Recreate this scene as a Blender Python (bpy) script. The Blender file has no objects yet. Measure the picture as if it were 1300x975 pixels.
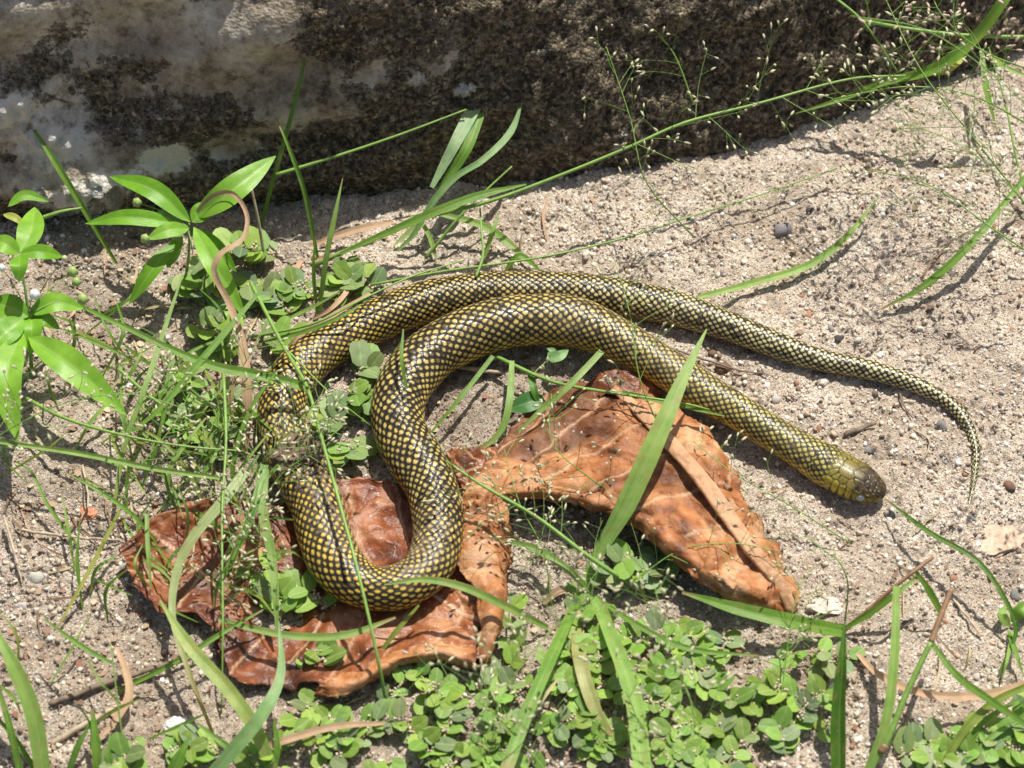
import bpy, math, random
import numpy as np
from mathutils import Vector, Matrix

SC = bpy.context.scene
COL = SC.collection
random.seed(7)
RNG = np.random.default_rng(7)

# ------------------------------------------------------------------ camera
PITCH = math.radians(55.0)          # looking down
DIST = 1.36
HALF_W = 0.250                      # half the picture width at the aim point
AIM = np.array([0.0, 0.0, 0.0])
CAM = AIM + DIST * np.array([0.0, -math.cos(PITCH), math.sin(PITCH)])
FWD = (AIM - CAM) / DIST
RIGHT = np.array([1.0, 0.0, 0.0])
UP = np.cross(RIGHT, FWD)
TANH = HALF_W / DIST
cam_data = bpy.data.cameras.new('camera')
cam = bpy.data.objects.new('camera', cam_data)
COL.objects.link(cam)
cam.location = CAM
cam.rotation_euler = Vector(FWD).to_track_quat('-Z', 'Y').to_euler()
cam_data.sensor_width = 36.0
cam_data.lens = 18.0 / TANH
cam_data.clip_start = 0.02
cam_data.clip_end = 300.0
cam_data.dof.use_dof = True
cam_data.dof.focus_distance = DIST - 0.01
cam_data.dof.aperture_fstop = 11.0
SC.camera = cam

# ------------------------------------------------------------------ sky, sun, exposure
SUN_ELEV = math.radians(63.0)
SUN_AZ = math.radians(24.0)         # from +Y (behind the stone) towards +X
sun_vec = Vector((math.sin(SUN_AZ) * math.cos(SUN_ELEV), math.cos(SUN_AZ) * math.cos(SUN_ELEV), math.sin(SUN_ELEV)))
world = bpy.data.worlds.new('World')
SC.world = world
world.use_nodes = True
wn = world.node_tree.nodes
wl = world.node_tree.links
sky = wn.new('ShaderNodeTexSky')
sky.sky_type = 'NISHITA'
sky.sun_disc = False
sky.sun_elevation = SUN_ELEV
sky.sun_rotation = SUN_AZ
sky.dust_density = 3.0
sky.ozone_density = 0.6
wl.new(sky.outputs[0], wn['Background'].inputs[0])
wn['Background'].inputs[1].default_value = 0.076
sun_data = bpy.data.lights.new('sun', 'SUN')
sun_data.energy = 4.6
sun_data.angle = math.radians(0.53)
sun_data.color = (1.0, 0.955, 0.88)
sun = bpy.data.objects.new('sun', sun_data)
COL.objects.link(sun)
sun.rotation_euler = (-sun_vec).to_track_quat('-Z', 'Y').to_euler()
sun.location = sun_vec * 3
SC.view_settings.view_transform = 'Standard'
SC.view_settings.look = 'None'
SC.view_settings.gamma = 1.0
SC.view_settings.exposure = 0.48
SC.render.engine = 'CYCLES'
SC.cycles.use_denoising = True
SC.cycles.max_bounces = 8
SC.cycles.transparent_max_bounces = 8

# ------------------------------------------------------------------ numbers
_perm = np.random.default_rng(3).permutation(256)
_perm = np.concatenate([_perm, _perm, _perm])
_grad = np.array([[1,1,0],[-1,1,0],[1,-1,0],[-1,-1,0],[1,0,1],[-1,0,1],[1,0,-1],[-1,0,-1],[0,1,1],[0,-1,1],[0,1,-1],[0,-1,-1],[1,1,0],[-1,1,0],[0,-1,1],[0,-1,-1]], float)

def pn(x, y, z=0.0):
    """gradient noise, about -1..1"""
    x, y, z = np.broadcast_arrays(np.asarray(x, float), np.asarray(y, float), np.asarray(z, float))
    xi, yi, zi = np.floor(x).astype(int), np.floor(y).astype(int), np.floor(z).astype(int)
    xf, yf, zf = x - xi, y - yi, z - zi
    xi &= 255; yi &= 255; zi &= 255
    f = lambda t: t * t * t * (t * (t * 6 - 15) + 10)
    u, v, w = f(xf), f(yf), f(zf)
    def g(i, j, k):
        h = _perm[_perm[_perm[xi + i] + yi + j] + zi + k] & 15
        gr = _grad[h]
        return gr[..., 0] * (xf - i) + gr[..., 1] * (yf - j) + gr[..., 2] * (zf - k)
    def lerp(a, b, t): return a + t * (b - a)
    return lerp(lerp(lerp(g(0,0,0), g(1,0,0), u), lerp(g(0,1,0), g(1,1,0), u), v),
                lerp(lerp(g(0,0,1), g(1,0,1), u), lerp(g(0,1,1), g(1,1,1), u), v), w)

def fbm(x, y, z=0.0, octv=4, gain=0.5):
    s = 0.0; a = 1.0; f = 1.0
    for i in range(octv):
        s = s + a * pn(x * f + 17.3 * i, y * f + 5.1 * i, z * f + 9.7 * i)
        a *= gain; f *= 2.03
    return s

def smooth(a, b, x):
    t = np.clip((x - a) / (b - a), 0, 1)
    return t * t * (3 - 2 * t)

def gh(x, y):
    """height of the sandy ground"""
    x = np.asarray(x, float); y = np.asarray(y, float)
    h = 0.0045 * fbm(x * 7 + 3.1, y * 7 + 1.7, 0.5, 3) + 0.0030 * fbm(x * 36, y * 36, 2.2, 3)
    return h

def ray(px, py):
    k = TANH / 650.0
    d = FWD + RIGHT * ((px - 650.0) * k) + UP * ((487.5 - py) * k)
    return d

def P(px, py, mm=0.0, ground=True):
    """the point mm millimetres above the sand that this picture position shows"""
    d = ray(px, py)
    z = mm / 1000.0
    base = 0.0
    for _ in range(4):
        t = (z + base - CAM[2]) / d[2]
        p = CAM + d * t
        if not ground: break
        base = float(gh(p[0], p[1]))
    return p

def mpp(p):
    """metres per photograph pixel at p"""
    return float(np.dot(np.asarray(p) - CAM, FWD)) * TANH / 650.0

def catmull(pts, n):
    """pts (k,d) -> n samples, centripetal-free Catmull-Rom over chord length"""
    pts = np.asarray(pts, float)
    k = len(pts)
    if k == 2:
        t = np.linspace(0, 1, n)[:, None]
        return pts[0] * (1 - t) + pts[1] * t
    d3 = pts[:, :min(3, pts.shape[1])]
    seg = np.maximum(np.linalg.norm(np.diff(d3, axis=0), axis=1), 1e-6)
    kn = np.concatenate([[0], np.cumsum(seg)])
    m = np.zeros_like(pts)
    m[1:-1] = (pts[2:] - pts[:-2]) / (kn[2:] - kn[:-2])[:, None]
    m[0] = (pts[1] - pts[0]) / seg[0]; m[-1] = (pts[-1] - pts[-2]) / seg[-1]
    t = np.linspace(0, kn[-1], n)
    i = np.clip(np.searchsorted(kn, t, side='right') - 1, 0, k - 2)
    h = seg[i][:, None]; s = ((t - kn[i]) / seg[i])[:, None]
    return ((2*s**3 - 3*s**2 + 1) * pts[i] + (s**3 - 2*s**2 + s) * h * m[i] + (-2*s**3 + 3*s**2) * pts[i+1] + (s**3 - s**2) * h * m[i+1])

# ------------------------------------------------------------------ objects
def link(o, parent=None):
    COL.objects.link(o)
    if parent is not None: o.parent = parent
    return o

def tag(o, label=None, cat=None, group=None, kind=None):
    if label: o['label'] = label
    if cat: o['category'] = cat
    if group: o['group'] = group
    if kind: o['kind'] = kind
    return o

def thing(name, label, cat, loc=(0, 0, 0), group=None):
    o = bpy.data.objects.new(name, None)
    o.empty_display_size = 0.01
    o.location = loc
    link(o)
    return tag(o, label, cat, group, 'thing')

def mesh_data(name, v, f, mat, attrs=None, smooth_shade=True):
    """v (n,3), f (m,k) array or list of lists; attrs {name: (n,) or (n,4)}"""
    me = bpy.data.meshes.new(name)
    v = np.ascontiguousarray(v, dtype=np.float32)
    if isinstance(f, np.ndarray):
        m, k = f.shape
        me.vertices.add(len(v)); me.vertices.foreach_set('co', v.ravel())
        me.loops.add(m * k); me.loops.foreach_set('vertex_index', np.ascontiguousarray(f, dtype=np.int32).ravel())
        me.polygons.add(m)
        me.polygons.foreach_set('loop_start', np.arange(0, m * k, k, dtype=np.int32))
        me.update(calc_edges=True)
    else:
        me.from_pydata([tuple(map(float, p)) for p in v], [], [tuple(map(int, q)) for q in f])
    if smooth_shade:
        me.polygons.foreach_set('use_smooth', np.ones(len(me.polygons), dtype=bool))
    for an, av in (attrs or {}).items():
        av = np.asarray(av, dtype=np.float32)
        if av.ndim == 1:
            a = me.attributes.new(an, 'FLOAT', 'POINT'); a.data.foreach_set('value', av)
        else:
            a = me.attributes.new(an, 'FLOAT_COLOR', 'POINT'); a.data.foreach_set('color', np.ascontiguousarray(av).ravel())
    if mat: me.materials.append(mat)
    me.validate()
    return me

def obj(name, v, f, mat, parent=None, attrs=None, origin=None, color=None, smooth_shade=True):
    """one mesh object; v in world space. With a parent the parent's location is the origin."""
    v = np.asarray(v, float)
    if parent is not None:
        org = np.zeros(3)
        q = parent
        while q is not None:
            org = org + np.array(q.location); q = q.parent
        if origin is not None: org2 = np.asarray(origin, float)
        else: org2 = org
        o = bpy.data.objects.new(name, mesh_data(name, v - org2, f, mat, attrs, smooth_shade))
        o.location = org2 - org
    else:
        org2 = np.asarray(origin if origin is not None else (0, 0, 0), float)
        o = bpy.data.objects.new(name, mesh_data(name, v - org2, f, mat, attrs, smooth_shade))
        o.location = org2
    link(o, parent)
    if color is not None: o.color = (*color, 1.0)
    return o

def grid_faces(nu, nv, wrap=False):
    """nu rows of nv vertices"""
    i = np.arange(nu - 1)[:, None]
    j = np.arange(nv if wrap else nv - 1)[None, :]
    a = i * nv + j; b = i * nv + (j + 1) % nv
    c = (i + 1) * nv + (j + 1) % nv; d = (i + 1) * nv + j
    return np.stack([a, b, c, d], -1).reshape(-1, 4)

def join(parts):
    """[(v, f(list or array))] -> v, f list"""
    V, F, n = [], [], 0
    for v, f in parts:
        V.append(np.asarray(v, float)); F += [[int(i) + n for i in q] for q in f]; n += len(v)
    return np.concatenate(V), F

def frames(c):
    """tangents and a side vector that stays level"""
    t = np.gradient(c, axis=0)
    t /= np.maximum(np.linalg.norm(t, axis=1), 1e-9)[:, None]
    return t

def tube(c, r, sides=6, close=True):
    c = np.asarray(c, float); n = len(c)
    r = np.broadcast_to(np.asarray(r, float), (n,))
    t = frames(c)
    ref = np.array([0.31, 0.17, 0.93])
    s = np.cross(t, ref); s /= np.maximum(np.linalg.norm(s, axis=1), 1e-9)[:, None]
    u = np.cross(s, t)
    a = np.linspace(0, 2 * np.pi, sides, endpoint=False)
    v = c[:, None] + r[:, None, None] * (s[:, None] * np.cos(a)[None, :, None] + u[:, None] * np.sin(a)[None, :, None])
    f = grid_faces(n, sides, True).tolist()
    if close:
        f.append(list(range(sides))[::-1]); f.append([(n - 1) * sides + k for k in range(sides)])
    return v.reshape(-1, 3), f

# ------------------------------------------------------------------ materials
def new_mat(name):
    m = bpy.data.materials.new(name)
    m.use_nodes = True
    nt = m.node_tree
    return m, nt, nt.nodes['Principled BSDF'], nt.nodes['Material Output']

def N(nt, kind, **kw):
    n = nt.nodes.new(kind)
    for k, v in kw.items():
        if k.startswith('i_'): n.inputs[k[2:].replace('_', ' ')].default_value = v
        else: setattr(n, k, v)
    return n

def ramp(nt, fac, stops, interp='LINEAR'):
    r = nt.nodes.new('ShaderNodeValToRGB')
    r.color_ramp.interpolation = interp
    el = r.color_ramp.elements
    while len(el) < len(stops): el.new(0.5)
    for e, (p, c) in zip(el, stops):
        e.position = p; e.color = (*c, 1) if len(c) == 3 else c
    nt.links.new(fac, r.inputs[0])
    return r.outputs[0]

def mixc(nt, fac, a, b, mode='MIX'):
    m = nt.nodes.new('ShaderNodeMix'); m.data_type = 'RGBA'; m.blend_type = mode
    for s, val in ((m.inputs[0], fac), (m.inputs[6], a), (m.inputs[7], b)):
        if hasattr(val, 'is_output') or isinstance(val, bpy.types.NodeSocket): nt.links.new(val, s)
        elif isinstance(val, (int, float)): s.default_value = val
        else: s.default_value = (*val, 1)
    return m.outputs[2]

def mth(nt, op, a, b=None, c=None, clamp=False):
    m = nt.nodes.new('ShaderNodeMath'); m.operation = op; m.use_clamp = clamp
    for s, val in zip(m.inputs, (a, b, c)):
        if val is None: continue
        if isinstance(val, (int, float)): s.default_value = val
        else: nt.links.new(val, s)
    return m.outputs[0]

def noise(nt, vec, scale, detail=3.0, rough=0.55, out=0):
    n = nt.nodes.new('ShaderNodeTexNoise')
    n.inputs['Scale'].default_value = scale; n.inputs['Detail'].default_value = detail; n.inputs['Roughness'].default_value = rough
    if vec is not None: nt.links.new(vec, n.inputs['Vector'])
    return n.outputs[out]

def voro(nt, vec, scale, feature='F1'):
    n = nt.nodes.new('ShaderNodeTexVoronoi'); n.feature = feature
    n.inputs['Scale'].default_value = scale
    if vec is not None: nt.links.new(vec, n.inputs['Vector'])
    return n

def bump(nt, h, dist, strength=1.0, normal=None):
    b = nt.nodes.new('ShaderNodeBump'); b.inputs['Distance'].default_value = dist; b.inputs['Strength'].default_value = strength
    nt.links.new(h, b.inputs['Height'])
    if normal is not None: nt.links.new(normal, b.inputs['Normal'])
    return b.outputs[0]

def pos(nt):
    return nt.nodes.new('ShaderNodeTexCoord').outputs['Object']

SANDRAMP = [(0.0, (0.17, 0.125, 0.09)), (0.07, (0.33, 0.26, 0.19)), (0.22, (0.48, 0.40, 0.305)), (0.50, (0.57, 0.49, 0.39)), (0.72, (0.66, 0.59, 0.485)), (0.88, (0.50, 0.35, 0.25)), (0.92, (0.38, 0.36, 0.33)), (0.94, (0.80, 0.77, 0.71))]

def mat_sand():
    m, nt, b, out = new_mat('sand')
    p = pos(nt)
    v1 = voro(nt, p, 640.0); v2 = voro(nt, p, 1500.0)
    c1 = ramp(nt, N_sep(nt, v1.outputs['Color']), SANDRAMP, 'CONSTANT')
    c2 = ramp(nt, N_sep(nt, v2.outputs['Color']), SANDRAMP, 'CONSTANT')
    sel = mth(nt, 'GREATER_THAN', noise(nt, p, 300.0, 2.0), 0.56)
    c = mixc(nt, sel, c2, c1)
    c = mixc(nt, 0.1, c, (0.53, 0.455, 0.36))
    # damp, humus-stained patches
    st = ramp(nt, noise(nt, p, 16.0, 5.0, 0.6), [(0.42, (0, 0, 0)), (0.66, (1, 1, 1))])
    c = mixc(nt, mth(nt, 'MULTIPLY', st, 0.62), c, (0.27, 0.20, 0.138))
    st2 = ramp(nt, noise(nt, p, 75.0, 5.0, 0.65), [(0.52, (0, 0, 0)), (0.66, (1, 1, 1))])
    c = mixc(nt, mth(nt, 'MULTIPLY', st2, 0.45), c, (0.20, 0.15, 0.105))
    # browner soil where the litter and the creeping plants lie (attribute on the sheet)
    at = N(nt, 'ShaderNodeAttribute', attribute_name='humus')
    c = mixc(nt, mth(nt, 'MULTIPLY', at.outputs['Fac'], 0.8), c, mixc(nt, 0.65, c, (0.10, 0.068, 0.045)))
    nt.links.new(c, b.inputs['Base Color'])
    b.inputs['Roughness'].default_value = 0.85
    b.inputs['Specular IOR Level'].default_value = 0.25
    h1 = mth(nt, 'SUBTRACT', 1.0, v1.outputs['Distance']); h2 = mth(nt, 'SUBTRACT', 1.0, v2.outputs['Distance'])
    n0 = bump(nt, noise(nt, p, 170.0, 5.0, 0.7), 0.0035, 0.8)
    n1 = bump(nt, mth(nt, 'MULTIPLY', h1, sel), 0.0010, 0.8, n0)
    n2 = bump(nt, h2, 0.0005, 0.8, n1)
    nt.links.new(n2, b.inputs['Normal'])
    return m

def N_sep(nt, col):
    s = nt.nodes.new('ShaderNodeSeparateColor'); nt.links.new(col, s.inputs[0]); return s.outputs[0]

def mat_grain():
    m, nt, b, out = new_mat('grain')
    at = N(nt, 'ShaderNodeAttribute', attribute_name='tint', attribute_type='INSTANCER')
    c = ramp(nt, at.outputs['Fac'], SANDRAMP, 'CONSTANT')
    nt.links.new(c, b.inputs['Base Color'])
    b.inputs['Roughness'].default_value = 0.7
    return m

def mat_pebble():
    m, nt, b, out = new_mat('pebble')
    oi = N(nt, 'ShaderNodeObjectInfo')
    p = pos(nt)
    n = ramp(nt, noise(nt, p, 420.0, 4.0, 0.65), [(0.3, (0.55, 0.53, 0.5)), (0.7, (1.15, 1.13, 1.1))])
    c = mixc(nt, 1.0, oi.outputs['Color'], n, 'MULTIPLY')
    nt.links.new(c, b.inputs['Base Color'])
    b.inputs['Roughness'].default_value = 0.62
    nt.links.new(bump(nt, noise(nt, p, 900.0, 3.0), 0.0006, 0.6), b.inputs['Normal'])
    return m

def mat_plant(name, trans=0.35, rough=0.42, streak=True, bright=1.0):
    """thin leaf or blade: colour of the object, paler midrib, streaks, dry tip; light passes through"""
    m, nt, b, out = new_mat(name)
    oi = N(nt, 'ShaderNodeObjectInfo')
    s = N(nt, 'ShaderNodeAttribute', attribute_name='across').outputs['Fac']
    t = N(nt, 'ShaderNodeAttribute', attribute_name='along').outputs['Fac']
    dry = N(nt, 'ShaderNodeAttribute', attribute_name='dry').outputs['Fac']
    c = oi.outputs['Color']
    p = pos(nt)
    comb = N(nt, 'ShaderNodeCombineXYZ'); nt.links.new(s, comb.inputs[0]); nt.links.new(t, comb.inputs[1]); nt.links.new(oi.outputs['Random'], comb.inputs[2])
    if streak:
        mp = N(nt, 'ShaderNodeMapping'); mp.inputs['Scale'].default_value = (9.0, 1.2, 7.0); nt.links.new(comb.outputs[0], mp.inputs[0])
        st = noise(nt, mp.outputs[0], 2.0, 2.0)
        c = mixc(nt, 1.0, c, ramp(nt, st, [(0.3, (0.72, 0.76, 0.66)), (0.7, (1.18, 1.14, 1.25))]), 'MULTIPLY')
    blotch = ramp(nt, noise(nt, p, 130.0, 4.0, 0.6), [(0.35, (0.78, 0.84, 0.74)), (0.65, (1.12, 1.06, 1.1))])
    c = mixc(nt, 1.0, c, blotch, 'MULTIPLY')
    rib = mth(nt, 'SUBTRACT', 1.0, mth(nt, 'MULTIPLY', mth(nt, 'ABSOLUTE', s), 9.0), clamp=True)
    c = mixc(nt, mth(nt, 'MULTIPLY', rib, 0.38), c, (0.42, 0.52, 0.20))
    c = mixc(nt, dry, c, (0.36, 0.235, 0.10))
    spots = ramp(nt, noise(nt, p, 420.0, 3.0), [(0.62, (0, 0, 0)), (0.70, (1, 1, 1))])
    c = mixc(nt, mth(nt, 'MULTIPLY', spots, 0.45), c, (0.33, 0.31, 0.17))
    nt.links.new(c, b.inputs['Base Color'])
    b.inputs['Roughness'].default_value = rough
    b.inputs['Specular IOR Level'].default_value = 0.4
    tr = N(nt, 'ShaderNodeBsdfTranslucent')
    nt.links.new(mixc(nt, 1.0, c, (1.25, 1.25, 0.6), 'MULTIPLY'), tr.inputs['Color'])
    mix = N(nt, 'ShaderNodeMixShader'); mix.inputs[0].default_value = trans
    nt.links.new(b.outputs[0], mix.inputs[1]); nt.links.new(tr.outputs[0], mix.inputs[2])
    nt.links.new(mix.outputs[0], out.inputs['Surface'])
    wv = noise(nt, comb.outputs[0], 22.0, 2.0)
    nt.links.new(bump(nt, wv, 0.0004, 0.35), b.inputs['Normal'])
    return m

def mat_dead_leaf(name, wet):
    m, nt, b, out = new_mat(name)
    p = pos(nt)
    vein = N(nt, 'ShaderNodeAttribute', attribute_name='vein').outputs['Fac']
    n1 = noise(nt, p, 26.0, 6.0, 0.62)
    n2 = noise(nt, p, 95.0, 5.0, 0.65)
    if wet: st = [(0.37, (0.035, 0.013, 0.008)), (0.45, (0.14, 0.040, 0.016)), (0.54, (0.28, 0.088, 0.032)), (0.64, (0.42, 0.18, 0.075))]
    else: st = [(0.37, (0.10, 0.034, 0.014)), (0.45, (0.31, 0.112, 0.038)), (0.54, (0.47, 0.20, 0.075)), (0.64, (0.62, 0.36, 0.18))]
    c = ramp(nt, mth(nt, 'ADD', mth(nt, 'MULTIPLY', n1, 0.62), mth(nt, 'MULTIPLY', n2, 0.38)), st)
    # pale worn patches and dark rot spots
    pale = ramp(nt, noise(nt, p, 48.0, 6.0, 0.7), [(0.54, (0, 0, 0)), (0.66, (1, 1, 1))])
    c = mixc(nt, mth(nt, 'MULTIPLY', pale, 0.3 if wet else 0.5), c, (0.60, 0.37, 0.21))
    vr = voro(nt, p, 120.0)
    spot = ramp(nt, mth(nt, 'ADD', vr.outputs['Distance'], mth(nt, 'MULTIPLY', n2, 0.22)), [(0.15, (1, 1, 1)), (0.30, (0, 0, 0))])
    c = mixc(nt, mth(nt, 'MULTIPLY', spot, 0.75), c, (0.07, 0.032, 0.018))
    rot = N(nt, 'ShaderNodeAttribute', attribute_name='rot').outputs['Fac']
    c = mixc(nt, mth(nt, 'MULTIPLY', mth(nt, 'MULTIPLY', rot, ramp(nt, n2, [(0.3, (0.4,) * 3), (0.6, (1.0,) * 3)])), 0.85), c, (0.085, 0.030, 0.015))
    c = mixc(nt, mth(nt, 'MULTIPLY', vein, 0.7), c, (0.66, 0.43, 0.25))
    wv = N(nt, 'ShaderNodeVectorMath', operation='ADD'); nt.links.new(p, wv.inputs[0])
    sc_ = N(nt, 'ShaderNodeVectorMath', operation='SCALE'); sc_.inputs['Scale'].default_value = 0.006; nt.links.new(noise(nt, p, 140.0, 3.0, 0.6, 1), sc_.inputs[0]); nt.links.new(sc_.outputs[0], wv.inputs[1])
    net = voro(nt, wv.outputs[0], 420.0, 'DISTANCE_TO_EDGE')
    netf = ramp(nt, net.outputs['Distance'], [(0.0, (1, 1, 1)), (0.10, (0, 0, 0))])
    c = mixc(nt, mth(nt, 'MULTIPLY', netf, 0.07), c, (0.12, 0.05, 0.025))
    gr = ramp(nt, voro(nt, p, 240.0).outputs['Distance'], [(0.10, (1, 1, 1)), (0.16, (0, 0, 0))])
    grm = mth(nt, 'MULTIPLY', gr, ramp(nt, noise(nt, p, 60.0, 2.0), [(0.47, (0, 0, 0)), (0.55, (1, 1, 1))]))
    c = mixc(nt, mth(nt, 'MULTIPLY', grm, 0.8), c, (0.55, 0.47, 0.38))
    nt.links.new(c, b.inputs['Base Color'])
    rr = ramp(nt, n2, [(0.35, (0.27,) * 3 if wet else (0.42,) * 3), (0.65, (0.48,) * 3 if wet else (0.62,) * 3)])
    nt.links.new(rr, b.inputs['Roughness'])
    b.inputs['Specular IOR Level'].default_value = 0.4 if wet else 0.3
    tr = N(nt, 'ShaderNodeBsdfTranslucent'); nt.links.new(c, tr.inputs['Color'])
    mix = N(nt, 'ShaderNodeMixShader'); mix.inputs[0].default_value = 0.12
    nt.links.new(b.outputs[0], mix.inputs[1]); nt.links.new(tr.outputs[0], mix.inputs[2])
    nt.links.new(mix.outputs[0], out.inputs['Surface'])
    wv2 = N(nt, 'ShaderNodeVectorMath', operation='ADD'); nt.links.new(p, wv2.inputs[0])
    sc2_ = N(nt, 'ShaderNodeVectorMath', operation='SCALE'); sc2_.inputs['Scale'].default_value = 0.022; nt.links.new(noise(nt, p, 55.0, 4.0, 0.65, 1), sc2_.inputs[0]); nt.links.new(sc2_.outputs[0], wv2.inputs[1])
    crk = voro(nt, wv2.outputs[0], 75.0, 'DISTANCE_TO_EDGE')
    crf = ramp(nt, crk.outputs['Distance'], [(0.0, (0, 0, 0)), (0.16, (1, 1, 1))])
    c = mixc(nt, mth(nt, 'MULTIPLY', mth(nt, 'SUBTRACT', 1.0, crf), 0.28), c, (0.10, 0.040, 0.018))
    nt.links.new(c, b.inputs['Base Color'])
    nb = bump(nt, noise(nt, p, 230.0, 6.0, 0.6), 0.0013, 0.7)
    nb = bump(nt, crf, 0.0004, 0.5, nb)
    nt.links.new(nb, b.inputs['Normal'])
    return m

def mat_stone():
    m, nt, b, out = new_mat('weathered_stone')
    p = pos(nt)
    crust = N(nt, 'ShaderNodeAttribute', attribute_name='crust').outputs['Fac']
    n1 = noise(nt, p, 24.0, 7.0, 0.65); n2 = noise(nt, p, 150.0, 6.0, 0.7); n3 = noise(nt, p, 480.0, 3.0, 0.6)
    bare = ramp(nt, n1, [(0.34, (0.15, 0.115, 0.078)), (0.45, (0.31, 0.26, 0.19)), (0.56, (0.43, 0.385, 0.305)), (0.70, (0.55, 0.51, 0.44))])
    bare = mixc(nt, 1.0, bare, ramp(nt, n2, [(0.34, (0.42, 0.38, 0.32)), (0.46, (0.92, 0.9, 0.87)), (0.62, (1.18, 1.17, 1.15))]), 'MULTIPLY')
    bare = mixc(nt, 1.0, bare, ramp(nt, noise(nt, p, 70.0, 8.0, 0.75), [(0.36, (0.5, 0.46, 0.40)), (0.5, (1.0, 1.0, 1.0))]), 'MULTIPLY')
    dark = ramp(nt, mth(nt, 'ADD', mth(nt, 'MULTIPLY', n2, 0.6), mth(nt, 'MULTIPLY', n3, 0.4)), [(0.34, (0.045, 0.036, 0.024)), (0.46, (0.135, 0.108, 0.070)), (0.55, (0.23, 0.188, 0.125)), (0.66, (0.38, 0.325, 0.24))])
    gsp = ramp(nt, N_sep(nt, voro(nt, p, 560.0).outputs['Color']), [(0.0, (0.35, 0.33, 0.30)), (0.3, (0.8, 0.78, 0.75)), (0.72, (1.2, 1.18, 1.1)), (0.88, (1.8, 1.75, 1.65))], 'CONSTANT')
    dark = mixc(nt, 1.0, dark, gsp, 'MULTIPLY')
    cov = ramp(nt, mth(nt, 'ADD', crust, mth(nt, 'MULTIPLY', mth(nt, 'SUBTRACT', noise(nt, p, 55.0, 6.0, 0.7), 0.5), 1.3)), [(0.40, (0, 0, 0)), (0.55, (1, 1, 1))])
    c = mixc(nt, cov, bare, dark)
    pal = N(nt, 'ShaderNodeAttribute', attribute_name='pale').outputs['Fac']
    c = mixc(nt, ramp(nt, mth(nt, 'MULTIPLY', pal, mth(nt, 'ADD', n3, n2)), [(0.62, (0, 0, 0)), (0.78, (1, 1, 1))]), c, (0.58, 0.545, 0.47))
    # pale lichen, moss, rust-brown stain
    li = ramp(nt, noise(nt, p, 31.0, 8.0, 0.72), [(0.635, (0, 0, 0)), (0.67, (1, 1, 1))])
    c = mixc(nt, mth(nt, 'MULTIPLY', li, 0.75), c, (0.50, 0.48, 0.40))
    mo = N(nt, 'ShaderNodeMapping'); mo.inputs['Location'].default_value = (3.1, 1.2, 0.4); nt.links.new(p, mo.inputs[0])
    ms = ramp(nt, noise(nt, mo.outputs[0], 20.0, 7.0, 0.7), [(0.64, (0, 0, 0)), (0.70, (1, 1, 1))])
    c = mixc(nt, mth(nt, 'MULTIPLY', ms, 0.6), c, (0.11, 0.115, 0.022))
    mo2 = N(nt, 'ShaderNodeMapping'); mo2.inputs['Location'].default_value = (7.7, 0.2, 2.4); nt.links.new(p, mo2.inputs[0])
    ru = ramp(nt, noise(nt, mo2.outputs[0], 26.0, 5.0, 0.6), [(0.66, (0, 0, 0)), (0.72, (1, 1, 1))])
    c = mixc(nt, mth(nt, 'MULTIPLY', ru, 0.7), c, (0.13, 0.055, 0.03))
    nt.links.new(c, b.inputs['Base Color'])
    b.inputs['Roughness'].default_value = 0.8
    b.inputs['Specular IOR Level'].default_value = 0.35
    cv = mth(nt, 'ADD', 0.4, mth(nt, 'MULTIPLY', cov, 0.78))
    nb = bump(nt, mth(nt, 'MULTIPLY', n2, cv), 0.0042, 0.9)
    nb = bump(nt, mth(nt, 'MULTIPLY', mth(nt, 'SUBTRACT', 1.0, voro(nt, p, 560.0).outputs['Distance']), cv), 0.0014, 0.9, nb)

    nt.links.new(nb, b.inputs['Normal'])
    return m

def mat_snake():
    m, nt, b, out = new_mat('snake_skin')
    at = N(nt, 'ShaderNodeAttribute', attribute_name='skin')
    dust = N(nt, 'ShaderNodeAttribute', attribute_name='dust').outputs['Fac']
    p = pos(nt)
    c = mixc(nt, 1.0, at.outputs['Color'], ramp(nt, noise(nt, p, 900.0, 3.0), [(0.3, (0.85, 0.85, 0.85)), (0.7, (1.12, 1.12, 1.12))]), 'MULTIPLY')
    dn = ramp(nt, noise(nt, p, 260.0, 6.0, 0.7), [(0.40, (0, 0, 0)), (0.62, (1, 1, 1))])
    df = mth(nt, 'MULTIPLY', dn, dust)
    c = mixc(nt, df, c, (0.27, 0.215, 0.15))
    nt.links.new(c, b.inputs['Base Color'])
    b.inputs['Specular IOR Level'].default_value = 0.26
    nt.links.new(mth(nt, 'ADD', mth(nt, 'ADD', 0.20, mth(nt, 'MULTIPLY', noise(nt, p, 300.0, 3.0), 0.14)), mth(nt, 'MULTIPLY', df, 0.4), clamp=True), b.inputs['Roughness'])
    nt.links.new(bump(nt, noise(nt, p, 1500.0, 2.0), 0.0002, 0.35), b.inputs['Normal'])
    return m

def mat_plain(name, col, rough=0.5, var=0.25, scale=300.0, spec=0.5, trans=0.0):
    m, nt, b, out = new_mat(name)
    p = pos(nt)
    lo = tuple(1 - var for _ in range(3)); hi = tuple(1 + var for _ in range(3))
    c = mixc(nt, 1.0, col, ramp(nt, noise(nt, p, scale, 4.0, 0.6), [(0.3, lo), (0.7, hi)]), 'MULTIPLY')
    nt.links.new(c, b.inputs['Base Color'])
    b.inputs['Roughness'].default_value = rough
    b.inputs['Specular IOR Level'].default_value = spec
    if trans:
        tr = N(nt, 'ShaderNodeBsdfTranslucent'); nt.links.new(c, tr.inputs['Color'])
        mix = N(nt, 'ShaderNodeMixShader'); mix.inputs[0].default_value = trans
        nt.links.new(b.outputs[0], mix.inputs[1]); nt.links.new(tr.outputs[0], mix.inputs[2])
        nt.links.new(mix.outputs[0], out.inputs['Surface'])
    return m

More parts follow.
